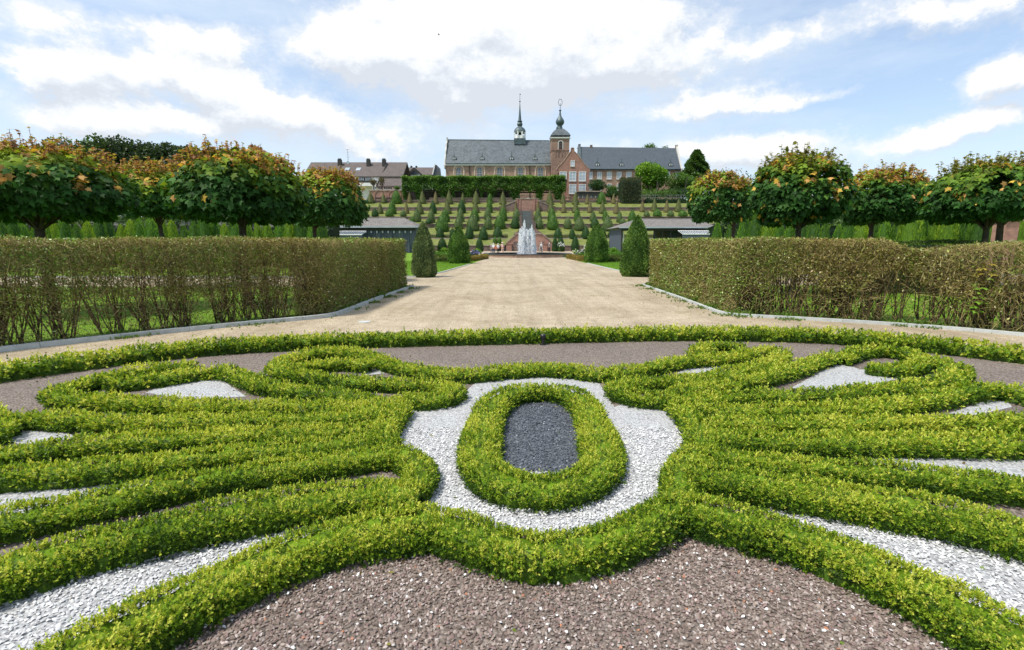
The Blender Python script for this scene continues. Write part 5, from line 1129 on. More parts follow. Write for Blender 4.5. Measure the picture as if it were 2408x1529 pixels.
def left_houses():
    Y = 158.; r = empty('apartment_house', (0, 0, 0), 'white apartment house with big brown tiled roof and three chimneys', 'house')
    p = lambda a, b, y=Y: B1(a, b, y)
    xl = p(60, 800).x; xm = p(720, 800).x; xr = p(935, 800).x; ze = p(400, 782).z; zr = p(400, 656, Y+7).z; zl = p(800, 868, Y-3).z
    MB().box(xl, xr, Y, Y+14, ZTOP-1, ze-.3).build('wall', M['whitep'], r)
    rf = gabled_roof(r, xl, xr, Y, Y+14, ze, zr, 'browntile')
    # right part: the slope runs lower, forward
    mb = MB(); a = p(745, 700, Y+4.5); q0 = (xm+.2, Y-3, zl); q1 = (xr+.6, Y-3, zl); sl = (zr-ze)/7.4
    xb = xm+.2; mb.poly([(xb, Y-3.2, zl), (xr+.5, Y-3.2, zl), (xr+.5, Y+5.5, ze+sl*5.9+.25), (xb+1.4, Y+5.5, ze+sl*5.9+.25)])
    mb.poly([(xb, Y-3.2, zl-.3), (xb+1.4, Y+5.5, ze+sl*5.9-.05), (xr+.5, Y+5.5, ze+sl*5.9-.05), (xr+.5, Y-3.2, zl-.3)]); mb.poly([(xb, Y-3.2, zl), (xb, Y-3.2, zl-.3), (xr+.5, Y-3.2, zl-.3), (xr+.5, Y-3.2, zl)])
    mb.poly([(xb, Y-3.2, zl), (xb+1.4, Y+5.5, ze+sl*5.9+.25), (xb+1.4, Y+5.5, ze-2), (xb, Y-3.2, zl-.6)])
    mb.build('roof', M['browntile'], r)
    MB().bar((xb+.1, Y-3.3, zl+.1), (xb+1.5, Y+5.4, ze+sl*5.9+.5), .18, 5).build('verge', M['darkwood'], r)
    MB().box(xb+.3, xr, Y-2.6, Y-.01, ZTOP-1, zl-.35).build('wall', M['whitep'], r)
    MB().box(xl+.5, xb, Y-2.4, Y-.01, p(600, 862).z-.5, p(600, 848).z).build('balcony', M['whitep'], r)
    mb = MB(); mb.box(xl+.5, xb, Y-2.42, Y-2.36, p(600, 848).z+.02, p(600, 838).z+.3); mb.build('balcony_rail', M['darkwood'], r)
    for px, w_ in ((560, 62), (640, 55), (470, 60), (380, 55)):
        c = p(px, 808); rect_window(r, c.x, c.z, w_*.26177*Y/F, 44*.26177*Y/F, Y, 3, 2, .1, 'glass')
    MB().box(p(600, 800).x-.25, p(600, 800).x+.25, Y-.3, Y-.13, p(600, 835).z, p(600, 782).z).build('post', M['black'], r)
    for px in (690, 740, 790, 830):
        c = p(px, 888, Y-2.6); rect_window(r, c.x, c.z, 40*.26177*Y/F, 22*.26177*Y/F, Y-2.6, 2, 1, .1, 'glass', sill=False)
    for px in (380, 637, 777):
        c = p(px, 650, Y+5.5); t = p(px, 633, Y+5.5); ch = MB().box(c.x-.55, c.x+.55, Y+4.6, Y+5.8, t.z-4 if px < 700 else t.z-5, t.z).build('chimney', M['darkwood'], rf)
        MB().box(c.x-.42, c.x+.42, Y+4.8, Y+5.6, t.z+.002, t.z+.3).build('cap', M['lead'], ch)
    for px in (441, 541):
        q = p(px, 726, Y+3.1); z = ze+sl*3.5; mb = MB(); x = q.x; mb.poly([(x-.7, Y+2.6, z-.45), (x+.7, Y+2.6, z-.45), (x+.9, Y+3.9, z+sl*1.3-.45+.06), (x-.5, Y+3.9, z+sl*1.3-.45+.06)])
        for v in range(4): mb.v[v] = (mb.v[v][0], mb.v[v][1]-.05, mb.v[v][2]+.12)
        mb.build('skylight', M['palepane'], rf)
    c = p(452, 645, Y+7); t = p(452, 538, Y+7); mb = MB(); mb.bar((c.x, Y+7, zr-.2), (c.x, Y+7, t.z), .05)
    for k, (dz, wd) in enumerate(((.1, 1.3), (1.0, .5), (1.8, .8), (2.5, 1.2), (3.2, .5), (4.2, .9))): mb.bar((c.x-wd/2, Y+7, t.z-dz), (c.x+wd/2, Y+7, t.z-dz), .04)
    mb.build('antenna', M['metal'], rf)
    d = p(455, 660, Y+6.6); mb = MB(); mb.lathe([(.05, 0), (.3, .06), (.5, .18)], 0, 0, 10); mb.v = [(d.x+a, Y+6.2-c_, d.z+b) for a, b, c_ in mb.v]; mb.build('satellite_dish', M['palepane'], rf)
    # second house
    Y = 172.; r = empty('brown_roofed_house', (0, 0, 0), 'smaller house with little brown gable and white front behind the vine pergola', 'house')
    xl = p(975, 750, Y).x; xr = p(1215, 750, Y).x; ze = p(1100, 768, Y).z; zr = p(1100, 702, Y+5).z
    MB().box(xl, xr, Y, Y+10, ZTOP-1, ze).build('wall', M['whitep'], r); rf = gabled_roof(r, xl, xr, Y, Y+10, ze, zr, 'browntile')
    a, b, t = p(985, 757, Y-2), p(1105, 757, Y-2), p(1047, 704, Y-2)
    MB().prism([(a.x+.3, ZTOP-1), (b.x-.3, ZTOP-1), (b.x-.3, b.z), (t.x, t.z-.7), (a.x+.3, a.z)], Y-2, Y).build('gable_wall', M['whitep'], r)
    mb = MB(); mb.prism([(a.x-.3, a.z-.2), (t.x-.1, t.z), (t.x+.1, t.z), (b.x+.3, b.z-.2), (b.x-.2, b.z-.2), (t.x, t.z-1.1), (a.x+.2, a.z-.2)], Y-2.5, Y+1.5); mb.build('roof', M['darkwood'], r)
    c = p(1047, 765, Y-2); rect_window(r, c.x, c.z+.4, 2.6, 1.2, Y-2.0, 4, 1, .1, 'glass', 'darkwood', False)
    for px in (1020, 1065):
        c = p(px, 700, Y+5); MB().box(c.x-.3, c.x+.3, Y+4.7, Y+5.3, zr-.5, zr+.5).build('chimney', M['darkwood'], rf)
    a = p(1212, 768, Y-1); b = p(1256, 768, Y-1); t = p(1236, 680, Y-1)
    r = empty('slate_gable', (0, 0, 0), 'narrow blue-grey slate gable end between the small house and church', 'building')
    MB().prism([(a.x, ZTOP-1), (b.x, ZTOP-1), (b.x, b.z), (t.x+.4, t.z), (t.x-.2, t.z), (a.x, a.z)], Y-1.2, Y+8).build('wall', M['slate2'], r)
    MB().prism([(a.x-.2, a.z), (a.x+.15, a.z), (t.x+.1, t.z+.3), (t.x-.3, t.z+.3)], Y-1.5, Y-1.22).build('verge', M['whitep'], r)
left_houses()
# ------------------------------------------------------------------ vine-covered pergola
VINE = [(.04, .10, .015), (.07, .17, .02), (.12, .25, .03), (.21, .35, .045)]
def pergola():
    Y = 146.; r = empty('vine_pergola', (0, 0, 0), 'long pergola buried in green vines, with dark openings, below the church', 'pergola')
    xl = at(946, 430, Y).x; xr = at(1329, 430, Y).x; zt = at(1100, 415, Y).z; zm = at(1100, 446, Y).z; z0 = ZTOP
    cols = [952, 983, 1043, 1066, 1101, 1132, 1156, 1211, 1268, 1312]
    for px in cols:
        x = at(px, 450, Y).x; MB().box(x-.3, x+.3, Y-.3, Y+.3, z0-.1, zt-.6).build('post', M['darkwood'], r)
        if px in (952, 1101, 1211, 1268): MB().box(x-.3, x+.3, Y+5.7, Y+6.3, z0-.1, zt-.6).build('post', M['darkwood'], r)
    MB().box(xl, xr, Y-.2, Y+.2, zm-.4, zm).box(xl, xr, Y+5.8, Y+6.2, zm-.4, zm).build('beam', M['darkwood'], r)
    nb = NB(); n = 60000; P = np.c_[rng.uniform(xl, xr, n), Y+rng.uniform(-1.1, 7.1, n), np.zeros(n)]
    edge = rng.uniform(0, 1, n); 
    hz = rng.uniform(0, 1, n); top = edge > .62
    bot = zm-.1+.8*vnoise(P, .62, 3)+.5*vnoise(P, 1.9, 1)
    tp = zt+.30*vnoise(P, .7, 7)+.35*vnoise(P, 1.9, 2)
    P[:, 2] = np.where(top, tp-rng.uniform(0, .4, n), bot+(tp-bot)*hz); fr = (~top) & (rng.uniform(0, 1, n) < .75)
    P[:, 1] = np.where(fr, Y-.8+.55*vnoise(P, 1.05, 5)+.5*vnoise(P, 2.4, 2)+rng.uniform(-.2, .3, n), P[:, 1])
    pl = np.array(VINE); t = np.clip(.42+.42*vnoise(P, 1.15, 8)+.25*rng.normal(size=n)+.3*top+.25*(hz-.6), 0, .999)*3; i0 = t.astype(int); f_ = (t-i0)[:, None]
    leaves(nb, P, norm(np.array([0, -.4, -.8])+rdir(n)*.8), rng.uniform(.2, .5, n), rng.uniform(.15, .32, n), pl[i0]*(1-f_)+pl[i0+1]*f_)
    # drapes down the posts
    for px, wd in ((952, 1.3), (985, 1.6), (1043, 2.0), (1066, .8), (1101, 2.2), (1132, .7), (1156, 1.8), (1211, 2.6), (1268, 2.2), (1312, 2.6)):
        x = at(px, 450, Y).x; wd *= .72; m = int(1000*wd); P = np.c_[x+rng.normal(0, .42, m)*wd, Y-.3+rng.normal(0, .35, m), z0+.2+(zm-z0)*rng.uniform(0, 1, m)**.8]
        wv = .5+.5*(P[:, 2]-z0)/(zm-z0); P[:, 0] = x+(P[:, 0]-x)*wv; t = np.clip(.35+.3*vnoise(P, 1.3, 3)+.25*rng.normal(size=m), 0, .999)*3; i0 = t.astype(int); f_ = (t-i0)[:, None]
        leaves(nb, P, norm(np.array([0, -.3, -.7])+rdir(m)*.8), rng.uniform(.2, .5, m), .24, pl[i0]*(1-f_)+pl[i0+1]*f_)
    nb.build('vines', M['leaf'], r)
pergola()
bx = at(1120, 460, 153)
o = MB().box(at(960, 460, 154).x, at(1222, 460, 154).x, 154, 154.5, ZTOP, at(1100, 449, 154).z).build('terrace_back_wall', M['darkwood']); tag(o, 'dark wall seen through the openings under the vine pergola', 'wall')
r = empty('terrace_parapet', (0, 0, 0), 'low pinkish stone parapet between the cones under the pergola', 'wall')
MB().box(at(1010, 470, 143.5).x, at(1205, 470, 143.5).x, 143.4, 143.7, ZTOP-.1, ZTOP+.5).build('wall_face', M['sandstone'], r)
MB().box(at(1010, 470, 143.5).x, at(1205, 470, 143.5).x, 143.3, 143.8, ZTOP+.502, ZTOP+.6).build('coping', M['coping'], r)
# brick terrace wall with a low arch and benches at the left
def arch_wall():
    Y = 147.; r = empty('brick_terrace_wall', (0, 0, 0), 'brick retaining wall with shallow arches below the apartment house', 'wall')
    a = B1(640, 905, Y); b = B1(965, 905, Y); z1 = B1(800, 912, Y).z
    MB().box(a.x, b.x, Y, Y+8, ZTOP-.3, z1).build('wall_face', M['pinkbrick'], r); MB().box(a.x-.1, b.x+.1, Y-.15, Y+.5, z1, z1+.18).build('coping', M['coping'], r)
    for c0, c1 in ((685, 800), (810, 930)):
        x0 = B1(c0, 940, Y).x; x1 = B1(c1, 940, Y).x; cx = (x0+x1)/2; rr = (x1-x0)/2; zs = ZTOP+1.6
        q = arch_poly(cx, ZTOP, zs, rr-.3, 1.4); q2 = arch_poly(cx, ZTOP, zs, rr, 1.7); mb = MB(); band(mb, q[1:]+[q[0]], q2[1:]+[q2[0]], Y-.12, Y-.002); mb.build('arch', M['redbrick'], r)
    for i, px in enumerate((735, 835)):
        x = B1(px, 985, Y).x; t = empty('park_bench', (x, Y-1.2, ZTOP), f'dark bench against the brick terrace wall, {["left","right"][i]} one', 'bench', 'benches by the brick terrace wall')
        MB().box(-1.1, 1.1, -.25, .25, .42, .47).build('seat', M['darkwood'], t); MB().box(-1.1, 1.1, .22, .28, .55, .95).build('backrest', M['darkwood'], t)
        for s in (-.9, .9): MB().box(s-.05, s+.05, -.22, .28, 0, .42).build('leg', M['black'], t)
arch_wall()
for i, (px, lab) in enumerate([(X1(682), 'small round-clipped bare tree on the terrace, left of two'), (X1(757), 'round-clipped olive tree before the brown roof, right of two')]):
    tree(px, 150, 18, Y1(785 if i == 0 else 792), Y1(862), [(.10, .09, .05), (.13, .12, .06), (.17, .16, .08)], lab, 900, .25, z0=ZTOP+2.5)
# glazed garden room and stone bits at the right end of the terrace
def cafe():
    Y = 149.; r = empty('garden_pavilion', (0, 0, 0), 'low flat-roofed terrace pavilion with dark fascia below the gabled house', 'building')
    a = R4(480); b = R4(745); x0 = at(a, 455, Y).x; x1 = at(b, 455, Y).x; z1 = at(a, RY(145), Y).z; zf = at(a, RY(195), Y).z; zw = at(a, RY(222), Y).z
    MB().box(x0, x1, Y-.6, Y+4, zf, z1-.25).build('fascia', M['darkwood'], r); MB().box(x0-.2, x1+.2, Y-.8, Y+4, z1-.248, z1).build('roof', M['coping'], r)
    MB().box(x0+.2, x1-.2, Y, Y+4, ZTOP-1, zw).build('base_wall', M['pinkbrick'], r)
    mb = MB(); n = 5
    for k in range(n+1): xx = x0+.3+(x1-x0-.6)*k/n; mb.box(xx-.08, xx+.08, Y-.02, Y+.14, zw, zf)
    mb.build('post', M['whitep'], r); MB().box(x0+.3, x1-.3, Y+.16, Y+.2, zw, zf).build('pane', M['glass'], r)
    r = empty('brick_pillar', (0, 0, 0), 'short round brick pillar between cones below the gabled house', 'pillar'); x = at(R4(368), 465, 146).x
    MB().lathe([(1.15, ZTOP-1), (1.15, at(R4(368), RY(212), 146).z-.2)], x, 146, 12).build('shaft', M['redbrick'], r); z = at(R4(368), RY(212), 146).z; MB().lathe([(1.3, z-.19), (1.3, z)], x, 146, 12).build('cap', M['coping'], r)
cafe()
x0 = at(R4(1250), 490, 141.6).x; x1 = at(R4(1720), 490, 141.6).x
leafy_block(resample([(x0, 141.3), (x1, 141.3)], 1.2, smooth=0), .8, at(R4(1500), RY(228), 141).z-PROF[10][1], 'clipped_hedge', 'dark green clipped hedge panels behind the cones at the right end of the top terrace', DEEP, z0=PROF[10][1]-.2, leaf=.3, dens=26, wob=.15)
mb = MB(); xa = at(R4(1190), 460, 145).x; xb = at(R4(1810), 460, 145).x; z = ZTOP
fr = empty('terrace_railing', (0, 0, 0), 'blue-grey railing on the top terrace at the right', 'railing')
for k in range(24): xx = xa+(xb-xa)*k/23; mb.bar((xx, 145, z), (xx, 145, z+1.5), .05)
mb.build('post', M['metal'], fr); MB().bar((xa, 145, z+1.5), (xb, 145, z+1.5), .07).bar((xa, 145, z+.8), (xb, 145, z+.8), .05).build('rail', M['metal'], fr)
# trees and bushes on the abbey hill
xa = at(1459, 480, 141).x; xb = at(1505, 480, 141).x; z_ = at(1480, 484, 141).z
leafy_block(resample([(xa, 142), (xb, 142)], .8, smooth=0), 4.5, at(1480, 419, 141).z-z_, 'clipped_yew', 'dark block-shaped clipped yew rising at the right of the terraces', [(.03, .05, .018), (.05, .075, .026), (.08, .10, .035), (.10, .085, .04)], cat='clipped shrub', z0=z_, leaf=.3, dens=34, wob=.3)
for a in [(X2(1870), 156, 78, Y2(598), Y2(810), BRIGHT, 'fresh green round tree in front of the abbey wing', 11000, .6), (X2(2125), 158, 74, Y2(680), Y2(840), GREEN, 'darker green bushy tree below the abbey wing end', 5500, .42),
          (X2(2235), 164, 66, Y2(680), Y2(830), GREEN, 'green bush below the tall dark conifer', 3500, .42), (X2(1455), 152, 40, Y2(725), Y2(830), DEEP, 'dark green bush at the corner of the gabled house', 3500, .32),
          (X2(1572), 152, 28, Y2(770), Y2(840), GREEN, 'small green shrub before the abbey wing wall', 2200, .3), (X2(1580), 151, 46, Y2(812), Y2(880), DEEP, 'low dark shrub beside the clipped yew block', 2600, .3),
          (X2(1875), 205, 36, Y2(440), Y2(560), GREEN, 'treetop peeping over the abbey wing roof', 2600, .45), (X2(2000), 205, 20, Y2(459), Y2(560), GREEN, 'thin treetop just over the abbey wing ridge', 900, .45), (X2(1930), 150, 110, Y2(800), Y2(890), GREEN, 'low leafy bank below the round green tree', 4000, .34), (X2(2150), 150, 110, Y2(800), Y2(890), DEEP, 'low dark leafy bank above the railing', 4000, .34),
          (X1(1075), 149, 22, Y1(775), Y1(940), VINE, 'narrow green mass at the left end of the pergola', 100, .3)]:
    if a[7] > 200: tree(a[0], a[1], a[2], a[3], a[4], a[5], a[6], a[7], a[8], lumps=26)
tree(X2(2248), 168, 80, Y2(494), Y2(760), [(.035, .08, .02), (.06, .13, .03), (.10, .19, .045)], 'tall dark conifer at the right end of the abbey wing', 15000, .8, conic=True, name='conifer_tree')
tree(X1(890), 144, 18, Y1(872), Y1(905), GREEN, 'small green shrub on top of the brick terrace wall', 700, .25, z0=ZTOP+2.5)
for i, (px, Y, w_, yt) in enumerate([(1720, 170, 90, 395), (1800, 180, 100, 405), (860, 185, 60, 420)]): tree(px, Y, w_, yt, 470, GREEN if i else DARK, ['dark tree beyond the conifer on the hill', 'green tree far right on the abbey hill', 'green tree far behind the apartment house'][i], 3000, .5, lumps=22) if i < 2 else None
# ------------------------------------------------------------------ low pavilions flanking the garden
def pavilion(side):
    Y = 80. if side < 0 else 82.
    if side < 0: r = empty('garden_house', (0, 0, 0), 'low blue-grey timber garden house with brown hipped roof on the left', 'building')
    else: r = empty('garden_house', (0, 0, 0), 'low dark garden house with open glazed front and grey roof on the right', 'building')
    q = (lambda x, y, yy=Y: at(X1(x), Y1(y), yy)) if side < 0 else (lambda x, y, yy=Y: at(R4(x), RY(y), yy))
    if side < 0: xl, xr, xt0, xt1, ze, zt = q(280, 1240).x, q(1088, 1240).x, q(540, 1160).x, q(960, 1158, Y+5).x, q(600, 1238).z, q(800, 1158, Y+5).z
    else: xl, xr, xt0, xt1, ze, zt = q(945, 572).x, q(2070, 572).x, q(1160, 465, Y+5).x, q(1900, 465, Y+5).x, q(1500, 565).z, q(1500, 467, Y+5).z
    Yb = Y+10; Ym = Y+5
    mb = MB(); A, B, C_, D_ = (xl, Y-.8, ze), (xr, Y-.8, ze), (xr, Yb+.8, ze), (xl, Yb+.8, ze); E_, F_ = (xt0, Ym, zt), (xt1, Ym, zt)
    mb.poly([A, B, F_, E_]); mb.poly([B, C_, F_]); mb.poly([C_, D_, E_, F_]); mb.poly([D_, A, E_]); mb.poly([D_, C_, B, A])
    rf = mb.build('roof', M['greytile'], r)
    MB().box(xl-.03, xr+.03, Y-.9, Y-.803, ze-.12, ze+.1).build('gutter', M['palepane'], r)
    MB().bar(E_, F_, .1, 5).build('ridge', M['greytile'], rf)
    MB().box(xl+.5, xr-.5, Y-.3, Y-.05, ze-.55, ze-.14).build('beam', M['darkwood'], r)
    if side < 0:
        MB().box(xl+.6, xr-.6, Y, Yb, 0, ze-.14).build('wall', M['bluewood'], r)
        n = 9; x0 = q(590, 1300).x; x1 = xr-.8
        for k in range(n+1):
            x = x0+(x1-x0)*k/n; MB().box(x-.13, x+.13, Y-.22, Y-.002, 0, ze-.56).build('post', M['bluewood'], r)
        for k in range(n):
            x = x0+(x1-x0)*(k+.5)/n; w_ = (x1-x0)/n*.5
            if k % 2 == 0: rect_window(r, x, ze-1.9, w_*1.9, 2.3, Y, 2, 1, .09, 'glass', 'bluewood', False)
            else: MB().box(x-w_*.75, x+w_*.75, Y-.06, Y-.004, .2, ze-.9).build('door', M['bluewood'], r)
            MB().box(x-.12, x+.12, Y-.36, Y-.305, ze-.95, ze-.6).build('lamp', M['palepane'], r)
    else:
        for k in range(12):
            x = xl+.7+(xr-xl-1.4)*k/11; MB().box(x-.12, x+.12, Y-.1, Y+.12, 0, ze-.14).build('post', M['darkwood'], r)
        MB().box(xl+.6, xl+.75, Y+.2, Yb, 0, ze-.2).build('wall', M['bluewood'], r)
        MB().box(q(1560, 600).x, xr-.6, Y+2, Yb, 0, ze-.2).build('wall', M['bluewood'], r)
        for k in range(5): x = xl+1+k*.9; MB().box(x-.06, x+.06, Y+.13, Y+.25, 0, ze-.3).build('mullion', M['whitep'], r)
    # lean-to cold frame of glass
    if side < 0: fx0, fx1, fz0, fz1 = q(330, 1300, Y-3).x, q(585, 1300, Y-3).x, q(400, 1308, Y-3.5).z, q(400, 1275, Y-1.5).z
    else: fx0, fx1, fz0, fz1 = q(1680, 630, Y-3).x, q(2035, 630, Y-3).x, q(1800, 643, Y-3.5).z, q(1800, 602, Y-1.5).z
    g = empty('glass_lean_to', (0, 0, 0), f'sloping white-barred glass frame in front of the {"left" if side < 0 else "right"} garden house', 'greenhouse', 'glass frames at the garden houses')
    MB().poly([(fx0, Y-3.5, fz0), (fx1, Y-3.5, fz0), (fx1, Y-1.2, fz1), (fx0, Y-1.2, fz1)]).build('pane', M['glass'], g)
    mb = MB(); n = 13
    for k in range(n+1): x = fx0+(fx1-fx0)*k/n; mb.bar((x, Y-3.52, fz0+.03), (x, Y-1.2, fz1+.03), .03, 4)
    mb.bar((fx0, Y-3.52, fz0), (fx1, Y-3.52, fz0), .06, 4).bar((fx0, Y-1.2, fz1), (fx1, Y-1.2, fz1), .06, 4); mb.build('glazing_bar', M['whitep'], g)
    MB().box(fx0, fx1, Y-3.5, Y-3.4, 0, fz0-.02).build('front_wall', M['bluewood'], g)
pavilion(-1); pavilion(1)
# ------------------------------------------------------------------ beds and roses near the fountain
BORD = [(.06, .10, .015), (.11, .15, .02), (.20, .22, .035)]; ORB = [(.18, .14, .03), (.26, .20, .04), (.32, .27, .06)]
def bed(pts, lab, pal, wd=.45, h=.42): leafy_block(resample([tuple(G(*p).xy) for p in pts], .5, smooth=0), wd, h, 'box_border', lab, pal, group='low borders of the flower beds', leaf=.09, dens=420, wob=.05)
bed([(1022, 617), (1060, 617), (1100, 616)], 'dark low border edging the left flower bed towards the small lawn', BORD)
bed([(1100, 616), (1144, 608.5)], 'orange-tinged low border slanting along the path left of the fountain', ORB)
bed([(1378, 616), (1337, 608.5)], 'yellow-green low border slanting along the path right of the fountain', ORB)
bed([(1378, 616), (1412, 617), (1458, 617)], 'dark low border edging the right flower bed towards the small lawn', BORD)
for i, y in enumerate((611, 605.5, 601)):
    bed([(1019, y), (1108 if i < 1 else 1125, y)], f'green low border inside the left flower bed, {["nearest","middle","farthest"][i]} row', BRIGHT[:3] if i else BORD, .5, .4)
    bed([(1385 if i < 1 else 1360, y), (1462, y)], f'green low border inside the right flower bed, {["nearest","middle","farthest"][i]} row', BRIGHT[:3] if i else BORD, .5, .4)
def bush(px, py, w_, h, pal, flower, nf, lab, cat='shrub', name='rose_bush'):
    b = G(px, py); rx = w_/2*b.y/F; hh = h*b.y/F; r = empty(name, b, lab, cat, 'bushes in the flower beds')
    nb = NB(); crown(nb, (0, 0, hh*.52), rx, rx, hh*.5, 700, rx*.22, pal, lumps=9); nb.build('foliage', M['leaf'], r)
    nb = NB(); tubes(nb, np.stack([np.zeros((5, 3)), rdir(5)*np.array([rx*.6, rx*.6, 0])+np.array([0, 0, hh*.6])], 1), np.full((5, 2), .015), (.06, .05, .03)); nb.build('stems', M['twig'], r)
    if nf:
        nb = NB(); d = rdir(nf); d[:, 1] = -np.abs(d[:, 1]); d[:, 2] = np.abs(d[:, 2]); P = d*np.array([rx, rx, hh*.5])*1.02+np.array([0, 0, hh*.52]); rep = 6; P = np.repeat(P, rep, 0)+rdir(nf*rep)*.04; leaves(nb, P, rdir(nf*rep), .12, .1, np.tile(flower, (nf*rep, 1))); nb.build('blossoms', M['petal'], r)['kind'] = 'stuff'
for a in [(R3(1360), 606, 20, 17, [(.05, .06, .08), (.10, .10, .20), (.16, .16, .34)], (.3, .28, .6), 12, 'bush with purple-blue flowers beside the left slanting border'), (R3(1345), 612, 14, 8, [(.2, .1, .02), (.4, .2, .03), (.5, .3, .05)], (.7, .35, .05), 14, 'orange flower clump at the foot of the left slanting border'),
          (R3(1310), RY(835), 20, 22, [(.05, .05, .04), (.08, .08, .05), (.12, .13, .06)], (.8, .8, .8), 4, 'dark reddish shrub left of the people with white tops'), (R3(900), RY(830), 22, 25, GREEN, (.85, .85, .8), 5, 'green shrub behind the speckled cone at the left'), (R3(1000), RY(845), 22, 10, BRIGHT, (.8, .8, .8), 0, 'bright low shrub in the left flower bed, left part'), (R3(1380), RY(870), 24, 12, BRIGHT, (.8, .8, .8), 0, 'bright low shrub in the left flower bed near the path'),
          (R3(2350), RY(845), 15, 22, GREEN, (.85, .85, .84), 26, 'bush covered in white roses right of the fountain'), (R4(530), RY(900), 30, 16, [(.06, .09, .05), (.10, .14, .08), (.17, .2, .13)], (.85, .82, .78), 16, 'grey-green bush with pale flowers in the right flower bed'), (R4(460), RY(880), 18, 12, BRIGHT, (.85, .82, .6), 8, 'low bright bush with cream flowers near the right slanting border'), (R4(570), RY(860), 12, 18, GREEN, (.9, .85, .75), 8, 'upright bush with cream roses touching the right lawn cone'),
          (R4(510), RY(800), 22, 22, GREEN, (.8, .5, .5), 3, 'round green bush behind the right flower bed'), (R4(385), RY(820), 16, 20, GREEN, (.8, .8, .9), 4, 'thin green bush between dark cones right of the fountain'), (R4(900), RY(860), 30, 12, BRIGHT, (.8, .8, .8), 0, 'bright leafy clump between the two large right cones'), (R4(1900), RY(640), 16, 12, BRIGHT, (.8, .8, .8), 0, 'small pale green bush by the right glass frame')]:
    bush(*a)
# ------------------------------------------------------------------ people
def person(px, py, hpx, top, bottom, lab, turn=0., hat=None, bag=None, Y=None, walk=.1, lean=0., headc='hair'):
    b = G(px, py) if Y is None else Vector((at(px, py, Y).x, Y, 0)); H = hpx*b.y/F; s = H/1.7
    r = empty('person', b, lab, 'person', 'visitors by the fountain', turn)
    def skin_mesh(nodes, edges, name, mat, par, sub=1):
        me = bpy.data.meshes.new(name); me.from_pydata([tuple(c*s for c in n_[:3]) for n_ in nodes], edges, []); me.update()
        o = link(name, me, M[mat], par); md = o.modifiers.new('skin', 'SKIN'); sv = me.skin_vertices[0].data
        for v, n_ in zip(sv, nodes): v.radius = (n_[3]*s, (n_[4] if len(n_) > 4 else n_[3])*s)
        sv[0].use_root = True; o.modifiers.new('sub', 'SUBSURF').levels = sub; o.modifiers['sub'].render_levels = sub; return o
    w_ = walk
    body = [(0, 0, .95, .13, .10), (0, 0, 1.15, .115, .09), (0, -.01, 1.35, .15, .10), (0, -.01, 1.45, .07, .06), (0, -.01, 1.52, .05), (0, -.02, 1.60, .085, .095), (0, -.02, 1.68, .065, .07),
            (.17, -.01, 1.40, .055), (.22, -.02, 1.14, .042), (.20, -.14, .93, .032), (.20, -.17, .86, .028), (-.17, -.01, 1.40, .055), (-.22, -.01, 1.14, .042), (-.22, -.06, .90, .032), (-.22, -.08, .83, .028),
            (.09, 0, .88, .085), (.10, -w_*.4, .50, .058), (.10, w_, .09, .04), (.10, w_-.14, .035, .035), (-.09, 0, .88, .085), (-.10, -w_*.3, .50, .058), (-.10, -w_, .09, .04), (-.10, -w_-.14, .035, .035)]
    ed = [(0, 1), (1, 2), (2, 3), (3, 4), (4, 5), (5, 6), (3, 7), (7, 8), (8, 9), (9, 10), (3, 11), (11, 12), (12, 13), (13, 14), (0, 15), (15, 16), (16, 17), (17, 18), (0, 19), (19, 20), (20, 21), (21, 22)]
    n0 = len(body)
    for wi in (10, 14):
        x, y, z = body[wi][:3]
        for k, (dx, dl) in enumerate(((-.024, .065), (-.009, .078), (.008, .075), (.022, .06))): body.append((x+dx*.4, y+dx, z-dl*.8, .009)); ed.append((wi, len(body)-1))
        body.append((x-.02, y-.04, z-.02, .010)); ed.append((wi, len(body)-1))
    skin_mesh(body, ed, 'body', 'skin', r)
    skin_mesh([(0, 0, .93, .155, .125), (0, 0, 1.15, .145, .115), (0, -.01, 1.33, .18, .12), (0, -.01, 1.44, .09, .08), (.17, -.01, 1.40, .075), (.215, -.015, 1.20, .062), (.222, -.04, 1.08, .055), (-.17, -.01, 1.40, .075), (-.215, -.01, 1.20, .062), (-.222, -.02, 1.08, .055)], [(0, 1), (1, 2), (2, 3), (3, 4), (4, 5), (5, 6), (3, 7), (7, 8), (8, 9)], 'shirt', top, r)
    skin_mesh([(0, 0, .95, .15, .12), (.09, 0, .86, .10), (.10, -w_*.4, .50, .075), (.10, w_, .10, .055), (-.09, 0, .86, .10), (-.10, -w_*.3, .50, .075), (-.10, -w_, .10, .055)], [(0, 1), (1, 2), (2, 3), (0, 4), (4, 5), (5, 6)], 'trousers', bottom, r)
    mb = MB(); mb.lathe([(.02*s, 1.735*s), (.07*s, 1.72*s), (.10*s, 1.66*s), (.102*s, 1.60*s), (.085*s, 1.55*s)], 0, .012*s, 10); mb.build('hair', M[headc], r, smooth=True)
    mb = MB(); mb.lathe([(.012*s, 1.60*s), (.018*s, 1.575*s), (.006*s, 1.565*s)], 0, -.115*s, 6); [mb.lathe([(.004*s, 1.61*s), (.010*s, 1.618*s), (.004*s, 1.626*s)], e*.035*s, -.105*s, 6) for e in (-1, 1)]; mb.build('face', M['skin'], r)
    if hat: mb = MB(); mb.lathe([(.19*s, 1.655*s), (.12*s, 1.675*s), (.10*s, 1.76*s), (.03*s, 1.785*s)], 0, 0, 12); mb.build('hat', M[hat], r, smooth=True)
    for k, (fx_, fy_) in enumerate(((.10, w_), (-.10, -w_))):
        MB().box((fx_-.045)*s, (fx_+.045)*s, (fy_-.19)*s, (fy_+.06)*s, 0, .07*s).build('shoe', M['blackc' if bottom != 'shirtp' else 'shirtw'], r)
    return r, s, b
